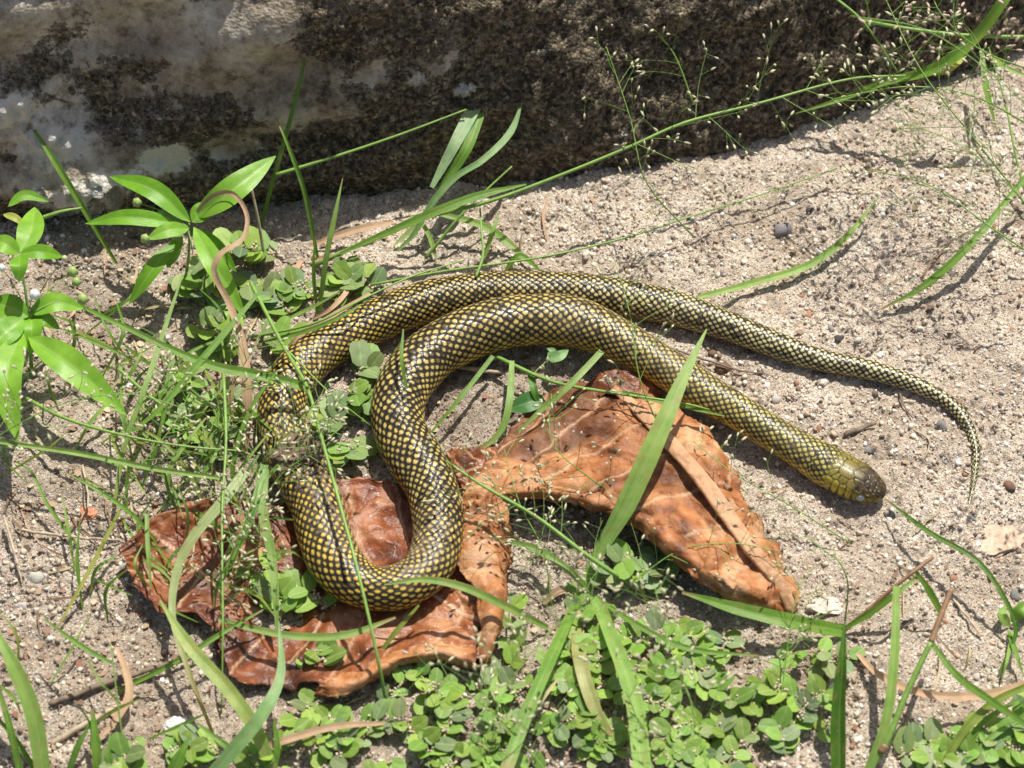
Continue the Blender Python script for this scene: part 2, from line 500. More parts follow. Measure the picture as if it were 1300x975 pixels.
M = {}
M['sand'] = mat_sand(); M['grain'] = mat_grain(); M['pebble'] = mat_pebble()
M['grass'] = mat_plant('grass', 0.38, 0.4)
M['straw'] = mat_plant('dry_grass', 0.2, 0.65)
M['leaf'] = mat_plant('leaf', 0.32, 0.36, streak=False)
M['round_leaf'] = mat_plant('round_leaf', 0.25, 0.5, streak=False)
M['dead'] = mat_dead_leaf('dead_leaf_dry', False); M['dead_wet'] = mat_dead_leaf('dead_leaf_wet', True)
M['rib'] = mat_plain('leaf_midrib', (0.44, 0.235, 0.105), 0.55, 0.3, 160.0)
M['stone'] = mat_stone(); M['snake'] = mat_snake()
M['stem'] = mat_plain('green_stem', (0.21, 0.36, 0.07), 0.45, 0.2, trans=0.15)
M['stem_brown'] = mat_plain('reddish_stem', (0.26, 0.15, 0.075), 0.55, 0.3)
M['runner'] = mat_plain('runner_stem', (0.36, 0.28, 0.15), 0.55, 0.25)
M['seed'] = mat_plain('pale_seed', (0.60, 0.58, 0.37), 0.6, 0.2, trans=0.25)
M['seed_pink'] = mat_plain('pinkish_seed', (0.56, 0.42, 0.33), 0.6, 0.2, trans=0.2)
M['flower'] = mat_plain('tiny_flower', (0.56, 0.44, 0.34), 0.7, 0.35, 700.0)
M['petal'] = mat_plain('white_petal', (0.8, 0.8, 0.78), 0.6, 0.08, trans=0.2)
M['bud'] = mat_plain('green_bud', (0.36, 0.47, 0.15), 0.45, 0.15, trans=0.2)
M['twig'] = mat_plain('twig_bark', (0.17, 0.125, 0.085), 0.8, 0.4, 260.0)
M['pale_twig'] = mat_plain('bleached_twig', (0.42, 0.335, 0.23), 0.75, 0.3, 260.0)
M['soil'] = mat_plain('soil', (0.145, 0.095, 0.065), 0.9, 0.45, 500.0)
M['eye'] = mat_plain('clouded_eye', (0.30, 0.34, 0.37), 0.12, 0.15, 300.0, 0.8)

def mat_litter():
    m, nt, b, out = new_mat('leaf_litter')
    g = N(nt, 'ShaderNodeNewGeometry')
    c = ramp(nt, g.outputs['Random Per Island'], [(0.0, (0.12, 0.075, 0.048)), (0.25, (0.22, 0.135, 0.085)), (0.6, (0.33, 0.22, 0.13)), (0.8, (0.46, 0.37, 0.25)), (0.93, (0.22, 0.09, 0.045))], 'CONSTANT')
    nt.links.new(c, b.inputs['Base Color']); b.inputs['Roughness'].default_value = 0.7
    return m
M['litter'] = mat_litter()

# ================================================================== the setting
def axis(a, b, step, far):
    inner = np.arange(a, b + step / 2, step)
    g, s, x = [], step, b
    while x < far:
        s *= 1.28; x += s; g.append(x)
    h, s, x = [], step, a
    while x > -far:
        s *= 1.28; x -= s; h.append(x)
    return np.array(h[::-1] + list(inner) + g)

def proj(p):
    """picture position of world points (n,3)"""
    d = np.asarray(p) - CAM
    z = d @ FWD
    k = TANH / 650.0
    return 650 + (d @ RIGHT) / z / k, 487.5 - (d @ UP) / z / k

HUMUS = [(330, 560, 150, .8), (420, 800, 230, .7), (700, 860, 230, .7), (250, 700, 200, .6), (690, 520, 130, .9), (600, 520, 80, 1.0), (100, 430, 200, .75), (60, 640, 150, .5), (120, 320, 120, .9), (220, 560, 140, .9), (100, 880, 150, .6), (940, 880, 140, .55), (780, 690, 110, 1.0), (250, 380, 140, .6), (640, 310, 60, .25)]
HUM_G = [(P(a, b, 0, False)[:2], r * 0.0004, w) for a, b, r, w in HUMUS]
def humus(x, y):
    h = 0.0
    for c, r, w in HUM_G:
        h = np.maximum(h, w * np.exp(-(((x - c[0])**2 + (y - c[1])**2) / (r * r))))
    return h * (0.6 + 0.6 * np.clip(fbm(x * 45, y * 45, 4.0, 3) + 0.4, 0, 1))

def build_ground():
    xs = axis(-0.42, 0.42, 0.0015, 60.0); ys = axis(-0.33, 0.36, 0.0015, 60.0)
    X, Y = np.meshgrid(xs, ys)
    fade = 1 / (1 + (np.hypot(X, Y) / 6.0)**2)
    near = (np.hypot(X, Y) < 1.2)
    wx = X + 0.004 * pn(X * 60, Y * 60, 8.0); wy = Y + 0.004 * pn(X * 60, Y * 60, 12.0)
    Z = gh(X, Y) + near * (0.0026 * np.abs(fbm(wx * 80, wy * 80, 4.0, 2)) + 0.0012 * fbm(X * 230, Y * 230, 1.0, 3, 0.65))
    # crumbly soil inside the loop of the snake
    c = P(600, 520, 0, False)
    cr = np.exp(-(((X - c[0])**2 + (Y - c[1])**2) / 0.022**2))
    Z = Z + cr * 0.0030 * np.abs(fbm(X * 300, Y * 300, 3.0, 2))
    v = np.stack([X, Y, Z * np.where(fade > 0.2, 1, fade)], -1).reshape(-1, 3)
    o = obj('ground', v, grid_faces(len(ys), len(xs)), M['sand'], attrs={'humus': humus(X, Y).ravel()})
    tag(o, 'pale coarse sandy ground strewn with grit', 'ground', kind='structure')
build_ground()

# ------------------------------------------------------------------ loose sand grains (countless)
def grain_meshes():
    hid = bpy.data.collections.new('grain_shapes')
    res = []
    t = (1 + 5**0.5) / 2
    ico = np.array([(-1,t,0),(1,t,0),(-1,-t,0),(1,-t,0),(0,-1,t),(0,1,t),(0,-1,-t),(0,1,-t),(t,0,-1),(t,0,1),(-t,0,-1),(-t,0,1)], float) / math.hypot(1, t)
    fc = np.array([(0,11,5),(0,5,1),(0,1,7),(0,7,10),(0,10,11),(1,5,9),(5,11,4),(11,10,2),(10,7,6),(7,1,8),(3,9,4),(3,4,2),(3,2,6),(3,6,8),(3,8,9),(4,9,5),(2,4,11),(6,2,10),(8,6,7),(9,8,1)])
    for k in range(5):
        v = ico * (1 + 0.33 * RNG.uniform(-1, 1, (12, 1))) * np.array([1, RNG.uniform(.7, 1), RNG.uniform(.55, .9)])
        res.append((v, fc))
    return res
GRAINS = grain_meshes()

def build_grains(count):
    xs = RNG.uniform(-0.40, 0.40, count); ys = RNG.uniform(-0.32, 0.35, count)
    dens = 0.55 + 0.45 * np.clip(fbm(xs * 30, ys * 30, 6.0, 3) + 0.5, 0, 1)
    keep = RNG.uniform(0, 1, count) < dens
    xs, ys = xs[keep], ys[keep]
    n = len(xs)
    coarse = 0.08 + 0.34 * smooth(-0.35, 0.5, fbm(xs * 13, ys * 13, 8.0, 3))
    sz = 0.00034 + 0.00050 * RNG.uniform(0, 1, n) ** 2 + (RNG.uniform(0, 1, n) < coarse) * 0.0014 * RNG.uniform(0.1, 1, n) ** 1.8
    wx = xs + 0.004 * pn(xs * 60, ys * 60, 8.0); wy = ys + 0.004 * pn(xs * 60, ys * 60, 12.0)
    z = gh(xs, ys) + 0.0026 * np.abs(fbm(wx * 80, wy * 80, 4.0, 2)) + 0.0012 * fbm(xs * 230, ys * 230, 1.0, 3, 0.65) + 0.1 * sz
    pts = np.stack([xs, ys, z], -1)
    hm = humus(xs, ys)
    tint = RNG.uniform(0, 1, n)
    dk = RNG.uniform(0, 1, n) < hm * 0.95
    tint[dk] *= 0.27
    # crumbs of brown soil inside the loop of the snake
    lc = P(598, 520, 0, False)
    inl = np.exp(-(((xs - lc[0]) / 0.030)**2 + ((ys - lc[1]) / 0.032)**2)) * 1.5 > RNG.uniform(0.2, 1, n)
    sz[inl] = RNG.uniform(0.0005, 0.0013, inl.sum()); tint[inl] = RNG.uniform(0.0, 0.11, inl.sum())
    shape_objs = []
    for v, f in GRAINS:
        me = mesh_data('grain_shape', v, f, M['grain'], smooth_shade=False)
        shape_objs.append(me)
    me = bpy.data.meshes.new('sand_grains')
    me.vertices.add(n); me.vertices.foreach_set('co', pts.astype(np.float32).ravel())
    for nm, val in (('tint', tint), ('size', sz)):
        a = me.attributes.new(nm, 'FLOAT', 'POINT'); a.data.foreach_set('value', val.astype(np.float32))
    a = me.attributes.new('turn', 'FLOAT_VECTOR', 'POINT'); a.data.foreach_set('vector', RNG.uniform(0, 6.28, (n, 3)).astype(np.float32).ravel())
    a = me.attributes.new('which', 'INT', 'POINT'); a.data.foreach_set('value', RNG.integers(0, 5, n).astype(np.int32))
    o = link(bpy.data.objects.new('sand_grains', me))
    tag(o, 'loose coarse sand grains scattered over the ground', 'sand', kind='stuff')
    ng = bpy.data.node_groups.new('scatter_grains', 'GeometryNodeTree')
    ng.interface.new_socket('Geometry', in_out='INPUT', socket_type='NodeSocketGeometry')
    ng.interface.new_socket('Geometry', in_out='OUTPUT', socket_type='NodeSocketGeometry')
    gi = ng.nodes.new('NodeGroupInput'); go = ng.nodes.new('NodeGroupOutput')
    iop = ng.nodes.new('GeometryNodeInstanceOnPoints')
    g2i = ng.nodes.new('GeometryNodeGeometryToInstance')
    # the shapes: five small polyhedra kept as tiny objects outside the scene collection
    for me_s in shape_objs:
        so = bpy.data.objects.new('grain_shape', me_s)
        oi = ng.nodes.new('GeometryNodeObjectInfo'); oi.inputs['Object'].default_value = so
        oi.inputs['As Instance'].default_value = True
        ng.links.new(oi.outputs['Geometry'], g2i.inputs[0])
    ng.links.new(gi.outputs[0], iop.inputs['Points'])
    ng.links.new(g2i.outputs[0], iop.inputs['Instance'])
    iop.inputs['Pick Instance'].default_value = True
    def attr(nm, dt):
        a = ng.nodes.new('GeometryNodeInputNamedAttribute'); a.data_type = dt; a.inputs['Name'].default_value = nm
        return a.outputs[0]
    ng.links.new(attr('which', 'INT'), iop.inputs['Instance Index'])
    er = ng.nodes.new('FunctionNodeEulerToRotation'); ng.links.new(attr('turn', 'FLOAT_VECTOR'), er.inputs[0])
    ng.links.new(er.outputs[0], iop.inputs['Rotation'])
    ng.links.new(attr('size', 'FLOAT'), iop.inputs['Scale'])
    ng.links.new(iop.outputs[0], go.inputs[0])
    md = o.modifiers.new('scatter', 'NODES'); md.node_group = ng
    return o
build_grains(190000)

# ------------------------------------------------------------------ pebbles one can pick out
def rock_mesh(seed, flat=0.7, sub=2):
    r = np.random.default_rng(seed)
    v, f = GRAINS[0][0] * 0 + GRAINS[0][0] / np.linalg.norm(GRAINS[0][0], axis=1)[:, None], GRAINS[0][1]
    v = [tuple(p) for p in v]; f = [tuple(q) for q in f]
    for _ in range(sub):
        mid = {}; nf = []
        def m(a, b):
            k = (min(a, b), max(a, b))
            if k not in mid:
                q = np.array(v[a]) + np.array(v[b]); q /= np.linalg.norm(q); v.append(tuple(q)); mid[k] = len(v) - 1
            return mid[k]
        for a, b, c in f:
            ab, bc, ca = m(a, b), m(b, c), m(c, a)
            nf += [(a, ab, ca), (ab, b, bc), (ca, bc, c), (ab, bc, ca)]
        f = nf
    v = np.array(v)
    d = r.uniform(-20, 20, 3)
    for _ in range(11):     # chipped facets
        n = r.normal(size=3); n /= np.linalg.norm(n); k = r.uniform(0.5, 0.82)
        s = v @ n
        v = v - np.where(s > k, s - k, 0)[:, None] * n
    v = v * (1 + 0.22 * fbm(v[:, 0] * 1.6 + d[0], v[:, 1] * 1.6 + d[1], v[:, 2] * 1.6 + d[2], 3))[:, None]
    v = v * np.array([1, r.uniform(.7, .95), flat * r.uniform(.8, 1.1)])
    return v, np.array(f)
ROCKS = [mesh_data('pebble', *rock_mesh(100 + k, 0.65, 1), M['pebble'], smooth_shade=(k % 3 == 0)) for k in range(10)]
PEB = {
    'white': ((0.66, 0.62, 0.56), 'small white quartz pebble lying on the pale sand'),
    'cream': ((0.55, 0.47, 0.37), 'small cream sandstone pebble lying on the pale sand'),
    'orange': ((0.47, 0.255, 0.155), 'small orange-red pebble lying on the pale sand'),
    'grey': ((0.27, 0.26, 0.25), 'small grey stone pebble lying on the pale sand'),
    'dark': ((0.075, 0.068, 0.065), 'small blackish pebble lying on the pale sand'),
    'brown': ((0.21, 0.12, 0.075), 'small brown earthy pebble lying on the pale sand')}
STONE_BASE_PX = [(-420, 330), (-200, 295), (0, 276), (130, 268), (300, 262), (434, 254), (560, 238), (700, 222), (820, 204), (900, 190), (1000, 168), (1080, 142), (1180, 104), (1300, 62), (1450, 5), (1600, -60)]
SB = np.array([P(a, b, 0, False)[:2] for a, b in STONE_BASE_PX])
def stone_y(x): return np.interp(x, SB[:, 0], SB[:, 1])

def pebble(x, y, r, kind, sink=0.35):
    c, lab = PEB[kind]
    o = bpy.data.objects.new('pebble', ROCKS[random.randrange(len(ROCKS))])
    o.scale = (r, r, r)
    o.location = (x, y, float(gh(x, y)) + r * 0.6 * (1 - 2 * sink) * 0.6)
    o.rotation_euler = (random.uniform(-.4, .4), random.uniform(-.4, .4), random.uniform(0, 6.28))
    link(o)
    k = random.uniform(0.8, 1.2)
    o.color = (c[0] * k, c[1] * k * random.uniform(.95, 1.05), c[2] * k, 1)
    return tag(o, lab, 'pebble', kind + ' pebbles on the sand')

known = [(992, 292, 16, 'grey'), (1170, 700, 9, 'cream'), (1172, 288, 7, 'white'), (918, 348, 9, 'grey'), (915, 190, 7, 'orange'), (1038, 320, 8, 'white'), (870, 240, 5, 'orange'), (1062, 382, 8, 'dark'), (1026, 400, 8, 'orange'), (1065, 430, 9, 'dark'), (1055, 418, 8, 'grey'), (1090, 433, 7, 'white'), (1045, 485, 9, 'white'), (1012, 487, 7, 'orange'), (1195, 540, 12, 'grey'), (1103, 573, 9, 'grey'), (1040, 545, 9, 'orange'), (985, 508, 8, 'white'), (1130, 655, 10, 'dark'), (1272, 523, 6, 'dark'), (905, 448, 9, 'brown'), (900, 460, 9, 'white'), (920, 468, 14, 'brown'), (1060, 512, 8, 'cream'), (1270, 470, 6, 'white'), (1105, 505, 8, 'white'), (1240, 600, 6, 'white'), (1280, 618, 9, 'brown'), (660, 303, 7, 'white'), (480, 275, 6, 'white'), (740, 262, 6, 'white'), (765, 293, 6, 'orange'), (1245, 75, 9, 'white'), (1270, 92, 9, 'white'), (1140, 90, 8, 'cream'), (1265, 130, 8, 'white'), (1010, 170, 6, 'white'), (45, 735, 14, 'white'), (60, 700, 9, 'white'), (70, 715, 8, 'cream'), (30, 770, 9, 'white'), (1075, 830, 7, 'dark'), (1087, 940, 7, 'white'), (1210, 735, 7, 'orange'), (1240, 860, 8, 'white'), (1200, 790, 7, 'orange'), (960, 655, 7, 'cream'), (900, 700, 8, 'grey'), (1290, 757, 9, 'grey'), (220, 560, 9, 'cream'), (235, 575, 11, 'grey'), (205, 540, 12, 'grey'), (250, 545, 8, 'brown')]
taken = []
for a, b, r, k in known:
    p = P(a, b); rr = r * 0.00039
    pebble(p[0], p[1], rr, k); taken.append((p[0], p[1], rr))
kinds = ['white'] * 9 + ['cream'] * 9 + ['orange'] * 4 + ['grey'] * 4 + ['dark'] + ['brown']
tries = 0
while len(taken) < 250 and tries < 5000:
    tries += 1
    a, b = random.uniform(-20, 1320), random.uniform(60, 985)
    if random.random() > (0.9 if a > 850 or b < 380 else 0.35): continue
    p = P(a, b); rr = random.uniform(0.0012, 0.0023) * (1.25 if random.random() < .15 else 1)
    if p[1] > stone_y(p[0]) - 0.012: continue
    if any((p[0] - q[0])**2 + (p[1] - q[1])**2 < (rr + q[2])**2 * 1.3 for q in taken): continue
    taken.append((p[0], p[1], rr)); pebble(p[0], p[1], rr, random.choice(kinds))

def chip(name, px, py, size_px, flat, col, label, cat, seed, rot=0.0, stretch=1.0, mm=0.0):
    v, f = rock_mesh(seed, flat, 4)
    p = P(px, py, mm); s = size_px * mpp(p)
    v = v + (v / np.linalg.norm(v, axis=1)[:, None]) * (0.10 * fbm(v[:, 0] * 4, v[:, 1] * 4, v[:, 2] * 4 + seed, 3))[:, None]
    v = v * s * np.array([stretch, 1, 1])
    ca, sa = math.cos(rot), math.sin(rot)
    v = np.stack([v[:, 0] * ca - v[:, 1] * sa, v[:, 0] * sa + v[:, 1] * ca, v[:, 2]], -1)
    p = p + np.array([0, 0, s * flat * 0.35])
    o = obj(name, v + p, f, M['pebble'], origin=p, color=col, smooth_shade=True)
    return tag(o, label, cat)
chip('flat_stone', 1238, 690, 50, 0.10, (0.56, 0.41, 0.29), 'broad flat pinkish-tan stone half sunk in the sand below the tail tip', 'stone', 5, 0.2, 1.15, -0.8)
chip('brick_fragment', 111, 654, 16, 0.35, (0.50, 0.20, 0.10), 'jagged orange brick fragment standing on sand left of the dark leaf', 'stone', 6, 1.3, 1.25)
chip('stone_chip', 222, 924, 16, 0.5, (0.78, 0.77, 0.74), 'bright white angular chip beside the dry straw', 'stone', 7, 0.3, 1.2)
chip('stone_chip', 243, 938, 13, 0.6, (0.30, 0.30, 0.31), 'grey chip touching the bright white angular chip', 'stone', 8)
chip('stone_chip', 1050, 772, 18, 0.4, (0.62, 0.55, 0.46), 'pale cream flat chip by the midrib end of the curled leaf', 'stone', 9, 0.2, 1.4)

# ================================================================== the big weathered stone
def build_stone():
    # rows along the foot of the stone, columns up its face, over the top and down the back
    xin = np.arange(-0.44, 0.4401, 0.0011)
    xs = np.concatenate([np.linspace(-1.5, -0.45, 34), xin, np.linspace(0.45, 1.5, 34)])
    yb = np.interp(xs, SB[:, 0], SB[:, 1])
    lo, hi = SB[0], SB[-1]
    yb = np.where(xs < lo[0], lo[1] - 0.06 * (lo[0] - xs), yb)
    yb = np.where(xs > hi[0], hi[1] + 0.35 * (xs - hi[0]), yb)
    k = np.ones(61) / 61.0
    yb = np.convolve(np.pad(yb, 30, mode='edge'), k, 'valid')
    prof = np.array([(0.000, -0.045), (0.000, 0.0), (0.007, 0.022), (0.018, 0.050), (0.034, 0.086), (0.055, 0.114), (0.095, 0.138), (0.17, 0.152), (0.34, 0.155), (0.50, 0.145), (0.58, 0.10), (0.60, -0.045)])
    fine = catmull(prof[:8], 150); rest = catmull(prof[7:], 26)[1:]
    pr = np.concatenate([fine, rest])
    t = np.gradient(pr, axis=0); t /= np.linalg.norm(t, axis=1)[:, None]
    nrm = np.stack([-t[:, 1], t[:, 0]], -1)          # outwards: towards the viewer and up
    X = np.repeat(xs[:, None], len(pr), 1)
    Yp = np.repeat(pr[None, :, 0], len(xs), 0); Zp = np.repeat(pr[None, :, 1], len(xs), 0)
    amp = smooth(-0.04, 0.02, Zp)
    steep = smooth(0.02, -0.12, X) * smooth(0.135, 0.105, Zp)
    Yp = Yp * (1 - 0.06 * steep)
    Zp = np.where(Zp > 0, Zp * (1 + 0.34 * smooth(0.10, -0.10, X)), Zp)
    # the left half leans back further and has slanting ledges; the right is a rough crust
    left = smooth(0.06, -0.16, X)
    q = Zp - 0.28 * X                                 # slanting beds
    led = 0.0042 * left * np.sin(q * 150 + 2.2 * pn(X * 9, Zp * 9, 3.0)) * (0.4 + 0.6 * smooth(-0.3, 0.5, pn(X * 14, Zp * 22, 7.0)))
    disp = 0.010 * fbm(X * 7, Yp * 7 + Zp * 9, 1.3, 3) + led
    crust = np.clip(0.52 + 1.5 * (X + 0.13) + 0.55 * fbm(X * 11, Zp * 22, 5.0, 4) - 1.3 * (Zp - 0.04) * 3 * left, -0.3, 1.15)
    crust = np.maximum(crust, smooth(0.028, 0.0, Zp) * 0.9)
    rough = np.clip(crust, 0.15, 1)
    disp = disp + (0.25 + 0.75 * rough) * (0.0042 * fbm(X * 60, Yp * 60, Zp * 60, 4, 0.62)) + 0.0018 * fbm(X * 280, Yp * 280, Zp * 280, 3, 0.7) * (0.15 + 0.85 * rough)
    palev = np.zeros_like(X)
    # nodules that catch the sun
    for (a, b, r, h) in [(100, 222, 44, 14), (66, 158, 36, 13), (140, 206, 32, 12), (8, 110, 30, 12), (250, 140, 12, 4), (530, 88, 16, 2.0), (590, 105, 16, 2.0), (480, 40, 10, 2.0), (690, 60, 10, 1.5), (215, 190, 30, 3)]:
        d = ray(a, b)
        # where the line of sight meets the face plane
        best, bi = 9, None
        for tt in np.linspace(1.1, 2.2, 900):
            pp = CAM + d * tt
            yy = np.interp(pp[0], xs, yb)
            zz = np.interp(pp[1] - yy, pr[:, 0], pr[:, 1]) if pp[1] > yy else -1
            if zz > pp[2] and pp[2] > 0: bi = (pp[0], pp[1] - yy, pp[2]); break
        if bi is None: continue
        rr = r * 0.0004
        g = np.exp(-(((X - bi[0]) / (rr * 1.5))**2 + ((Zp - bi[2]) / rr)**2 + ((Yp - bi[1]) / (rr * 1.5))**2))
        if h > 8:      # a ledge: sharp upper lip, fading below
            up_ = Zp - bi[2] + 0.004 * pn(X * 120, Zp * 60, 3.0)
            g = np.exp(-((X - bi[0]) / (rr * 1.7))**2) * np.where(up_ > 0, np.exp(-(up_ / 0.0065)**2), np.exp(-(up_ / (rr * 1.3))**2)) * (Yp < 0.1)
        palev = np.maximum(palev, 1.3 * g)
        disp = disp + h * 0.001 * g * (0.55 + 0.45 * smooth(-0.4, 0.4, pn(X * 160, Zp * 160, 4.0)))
    disp = disp * amp
    Y = yb[:, None] + Yp + nrm[None, :, 0] * disp
    Z = Zp + nrm[None, :, 1] * disp
    v = np.stack([X, Y, Z], -1)
    nv = len(pr)
    f = grid_faces(len(xs), nv).tolist()
    f.append(list(range(nv))); f.append([(len(xs) - 1) * nv + k for k in range(nv)][::-1])
    # close the two ends with a rounded cap by pulling the end rings in
    for e, s in ((0, 1), (len(xs) - 1, -1)):
        pass
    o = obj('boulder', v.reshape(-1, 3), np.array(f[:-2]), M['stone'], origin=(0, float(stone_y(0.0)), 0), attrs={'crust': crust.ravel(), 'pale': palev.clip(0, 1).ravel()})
    me = o.data
    tag(o, 'long weathered grey stone with dark lichen crust rising behind the sand', 'boulder')
    return o
build_stone()

# ================================================================== the snake
SNAKE = [(1224,662,2,1.3),(1231,637,5,1.5),(1237,605,8,2),(1239,575,11,2.4),(1232,548,14,3),(1216,522,17,3.6),(1190,502,19,4),(1150,484,22,4.5),(1100,469,25,5.2),(1040,457,29,6),(990,440,33,6.8),(940,420,38,7.7),(890,402,42,8.5),(840,388,46,9.2),(780,377,49,9.8),(720,371,50,10.2),(660,370,51,10.2),(600,373,52,10.3),(545,383,53,10.5),(490,402,54,10.7),(440,427,56,10.7),(396,455,58,11),(366,490,60,11.3),(357,530,62,11.8),(366,570,64,12.3),(384,605,66,12.8),(402,640,67,13.8),(412,678,68,14.8),(426,714,66,15.5),(450,738,62,16.2),(481,748,58,16.6),(516,742,58,16.8),(543,721,60,16.8),(555,690,62,16.5),(556,655,64,16),(546,615,68,15.5),(526,581,70,15),(509,550,67,14.6),(505,516,68,14.4),(517,485,70,14.6),(546,451,68,15.4),(580,431,68,16.4),(612,418,67,17.4),(650,409,66,18.2),(697,406,66,18.6),(730,410,64,18.4),(762,421,60,17.8),(796,438,55,17.2),(835,461,52,16.5),(868,482,50,15.7),(900,502,48,14.8),(932,520,46,13.8),(965,541,44,12.8),(992,557,44,12),(1015,571,46,11.4),(1038,585,51,11.2),(1058,596,55,11),(1078,607,54,10.8),(1096,616,48,10.3),(1109,622,39,9.7),(1118,626,28,9.2),(1124,629,10,8.9)]

def build_snake():
    ctrl = []
    for a, b, w, z in SNAKE:
        p = P(a, b, z, False)
        ctrl.append([*p, w * 0.5 * mpp(p)])
    dense = catmull(ctrl, 6000)
    # even out the joins
    k = np.hanning(61); k /= k.sum()
    sm = np.stack([np.convolve(np.pad(dense[:, i], 30, mode='edge'), k, 'valid') for i in range(3)], -1)
    wgt = np.minimum(np.arange(6000), np.arange(6000)[::-1]) / 60.0
    wgt = np.clip(wgt, 0, 1)[:, None]
    dense[:, :3] = dense[:, :3] * (1 - wgt) + sm * wgt
    seg = np.linalg.norm(np.diff(dense[:, :3], axis=0), axis=1)
    s = np.concatenate([[0], np.cumsum(seg)]); L = s[-1]
    # ring positions: finer at the head
    st = np.concatenate([np.arange(0, L - 0.040, 0.00046), np.linspace(L - 0.040, L, 130)])
    cl = np.stack([np.interp(st, s, dense[:, i]) for i in range(4)], -1)
    c, r = cl[:, :3], cl[:, 3].copy()
    fromhead = L - st
    HL = 0.030                                         # head length
    r = np.where(fromhead < 0.0025, np.maximum(r, 0.0) , r)
    cap = np.sqrt(np.clip(1 - ((0.0045 - fromhead) / 0.0045).clip(0, 1)**2, 0, 1))
    r = np.minimum(r, 0.0062 * cap + (fromhead > 0.0045) * 1.0)
    r = np.maximum(r, 0.00025)
    bodyz = smooth(0.05, 0.09, fromhead)
    r = r * (1 + bodyz * (0.045 * pn(st * 38, 1.5) + 0.02 * pn(st * 110, 4.5)))
    t = frames(c)
    up = np.array([0, 0, 1.0])
    side = np.cross(t, up); side /= np.linalg.norm(side, axis=1)[:, None]     # right-hand side going to the head
    top = np.cross(side, t)
    n = 150
    th = np.linspace(-np.pi, np.pi, n, endpoint=False)  # 0 = back ridge, +-pi = belly
    TH, S = np.meshgrid(th, st); R = r[:, None] * np.ones_like(TH); FH = fromhead[:, None] * np.ones_like(TH)
    head = smooth(HL + 0.006, HL - 0.006, FH)
    ca, sa = np.cos(TH), np.sin(TH)
    # section: slightly triangular, belly flattened; head flatter with a shelf over the eye
    hgt = np.where(ca > 0, 0.97, 0.84) * (1 - head * 0.20)
    bul = 1 + 0.035 * pn(S * 55, TH * 1.2, 3.0) * smooth(0.04, 0.08, FH)
    R = R * bul
    sx = R * sa * (1 + 0.03 * ca) * (1 - 0.06 * head * (ca > 0.6))
    sz = R * hgt * (np.sign(ca) * np.abs(ca) ** (1 - 0.12 * head))
    # scale rows
    TMAX = math.radians(133)
    frac = fromhead / L
    w_row = np.clip(r * 2 * TMAX / 15.0, 0.00145, 1)    # target row width
    rows = np.clip(np.round(r * 2 * TMAX / np.maximum(w_row * 1.0, 0.0034) / 2) * 2 + 1, 5, 15)
    a = (TH / TMAX) * (rows[:, None] / 2.0) / 1.0
    pitch = np.maximum(r * 2 * TMAX / rows, 0.0013) * (1.32 - 0.1 * smooth(0.62, 0.86, frac))
    kk = np.ones(201) / 201.0
    pitch = np.convolve(np.pad(pitch, 100, mode='edge'), kk, 'valid')
    bb = np.concatenate([[0], np.cumsum(np.diff(st) / pitch[1:])])
    B = bb[:, None] * np.ones_like(TH)
    scr = 0.5 + 0.9 * smooth(0.24, 0.28, FH / L) * smooth(0.42, 0.36, FH / L)
    wob = scr * (0.16 * pn(B * 0.33, a * 0.7, 2.0) + 0.10 * pn(B * 0.9, a * 1.3, 7.0)); wob2 = scr * (0.16 * pn(B * 0.3 + 9, a * 0.8, 4.0) + 0.10 * pn(B * 0.8, a * 1.2, 9.0))
    p_ = B + a + wob; q_ = B - a + wob2
    ip, iq = np.floor(p_), np.floor(q_)
    fp, fq = p_ - ip - 0.5, q_ - iq - 0.5
    rr = (np.abs(fp)**3.2 + np.abs(fq)**3.2) ** (1 / 3.2)          # 0 centre .. 0.5 edge
    rear = -(fp + fq)                                   # +1 at the tail-side tip of the scale
    # random number for each scale
    def rnd(i, j, s0):
        x = np.sin(i * 12.9898 + j * 78.233 + s0 * 37.719) * 43758.5453
        return x - np.floor(x)
    rv = rnd(ip, iq, 1.0); rv2 = rnd(ip, iq, 2.0)
    ventral = smooth(TMAX - 0.02, TMAX + 0.05, np.abs(TH))
    flank = smooth(0.75, 1.9, np.abs(TH))
    neck = smooth(0.33, 0.10, FH / L)
    tail = smooth(0.62, 0.86, FH / L)
    # yellow spot on black scale
    spot_r = 0.280 + 0.055 * flank + 0.07 * neck * flank + 0.04 * neck + 0.045 * tail + 0.09 * (rv - 0.5)
    dsp = ((np.abs(fp + 0.04))**2.4 + (np.abs(fq + 0.04))**2.4) ** (1 / 2.4)
    spot = smooth(spot_r + 0.035, spot_r - 0.035, dsp)
    spot = spot * (1 - (rv2 < 0.07) * 0.8 * (1 - 0.7 * flank))
    yel = np.array([0.62, 0.41, 0.035]); dull = np.array([0.46, 0.34, 0.10]); cream = np.array([0.47, 0.41, 0.20]); olive = np.array([0.36, 0.33, 0.075])
    blk = np.array([0.014, 0.013, 0.010])
    E = lambda x: x[..., None]
    ycol = dull * E(1 - flank) + yel * E(flank)
    ycol = ycol * E(1 - tail) + cream * E(tail)
    mid = smooth(0.36, 0.42, FH / L) * smooth(0.66, 0.60, FH / L)     # the loop in the foreground: strong yellow
    ycol = ycol * E(1 - mid * 0.75) + np.array([0.62, 0.42, 0.05]) * E(mid * 0.75)
    nk2 = smooth(0.16, 0.05, FH / L)
    ycol = ycol * E(1 - nk2 * 0.7) + (olive * E(1 - flank) + np.array([0.56, 0.42, 0.05]) * E(flank)) * E(nk2 * 0.7)
    ycol = ycol * E(0.78 + 0.44 * rv)
    base = blk[None, None] * (1 + 0.8 * E(rv2)) + np.array([0.035, 0.032, 0.02]) * E(neck * 0.6)
    colr = base * E(1 - spot) + ycol * E(spot)
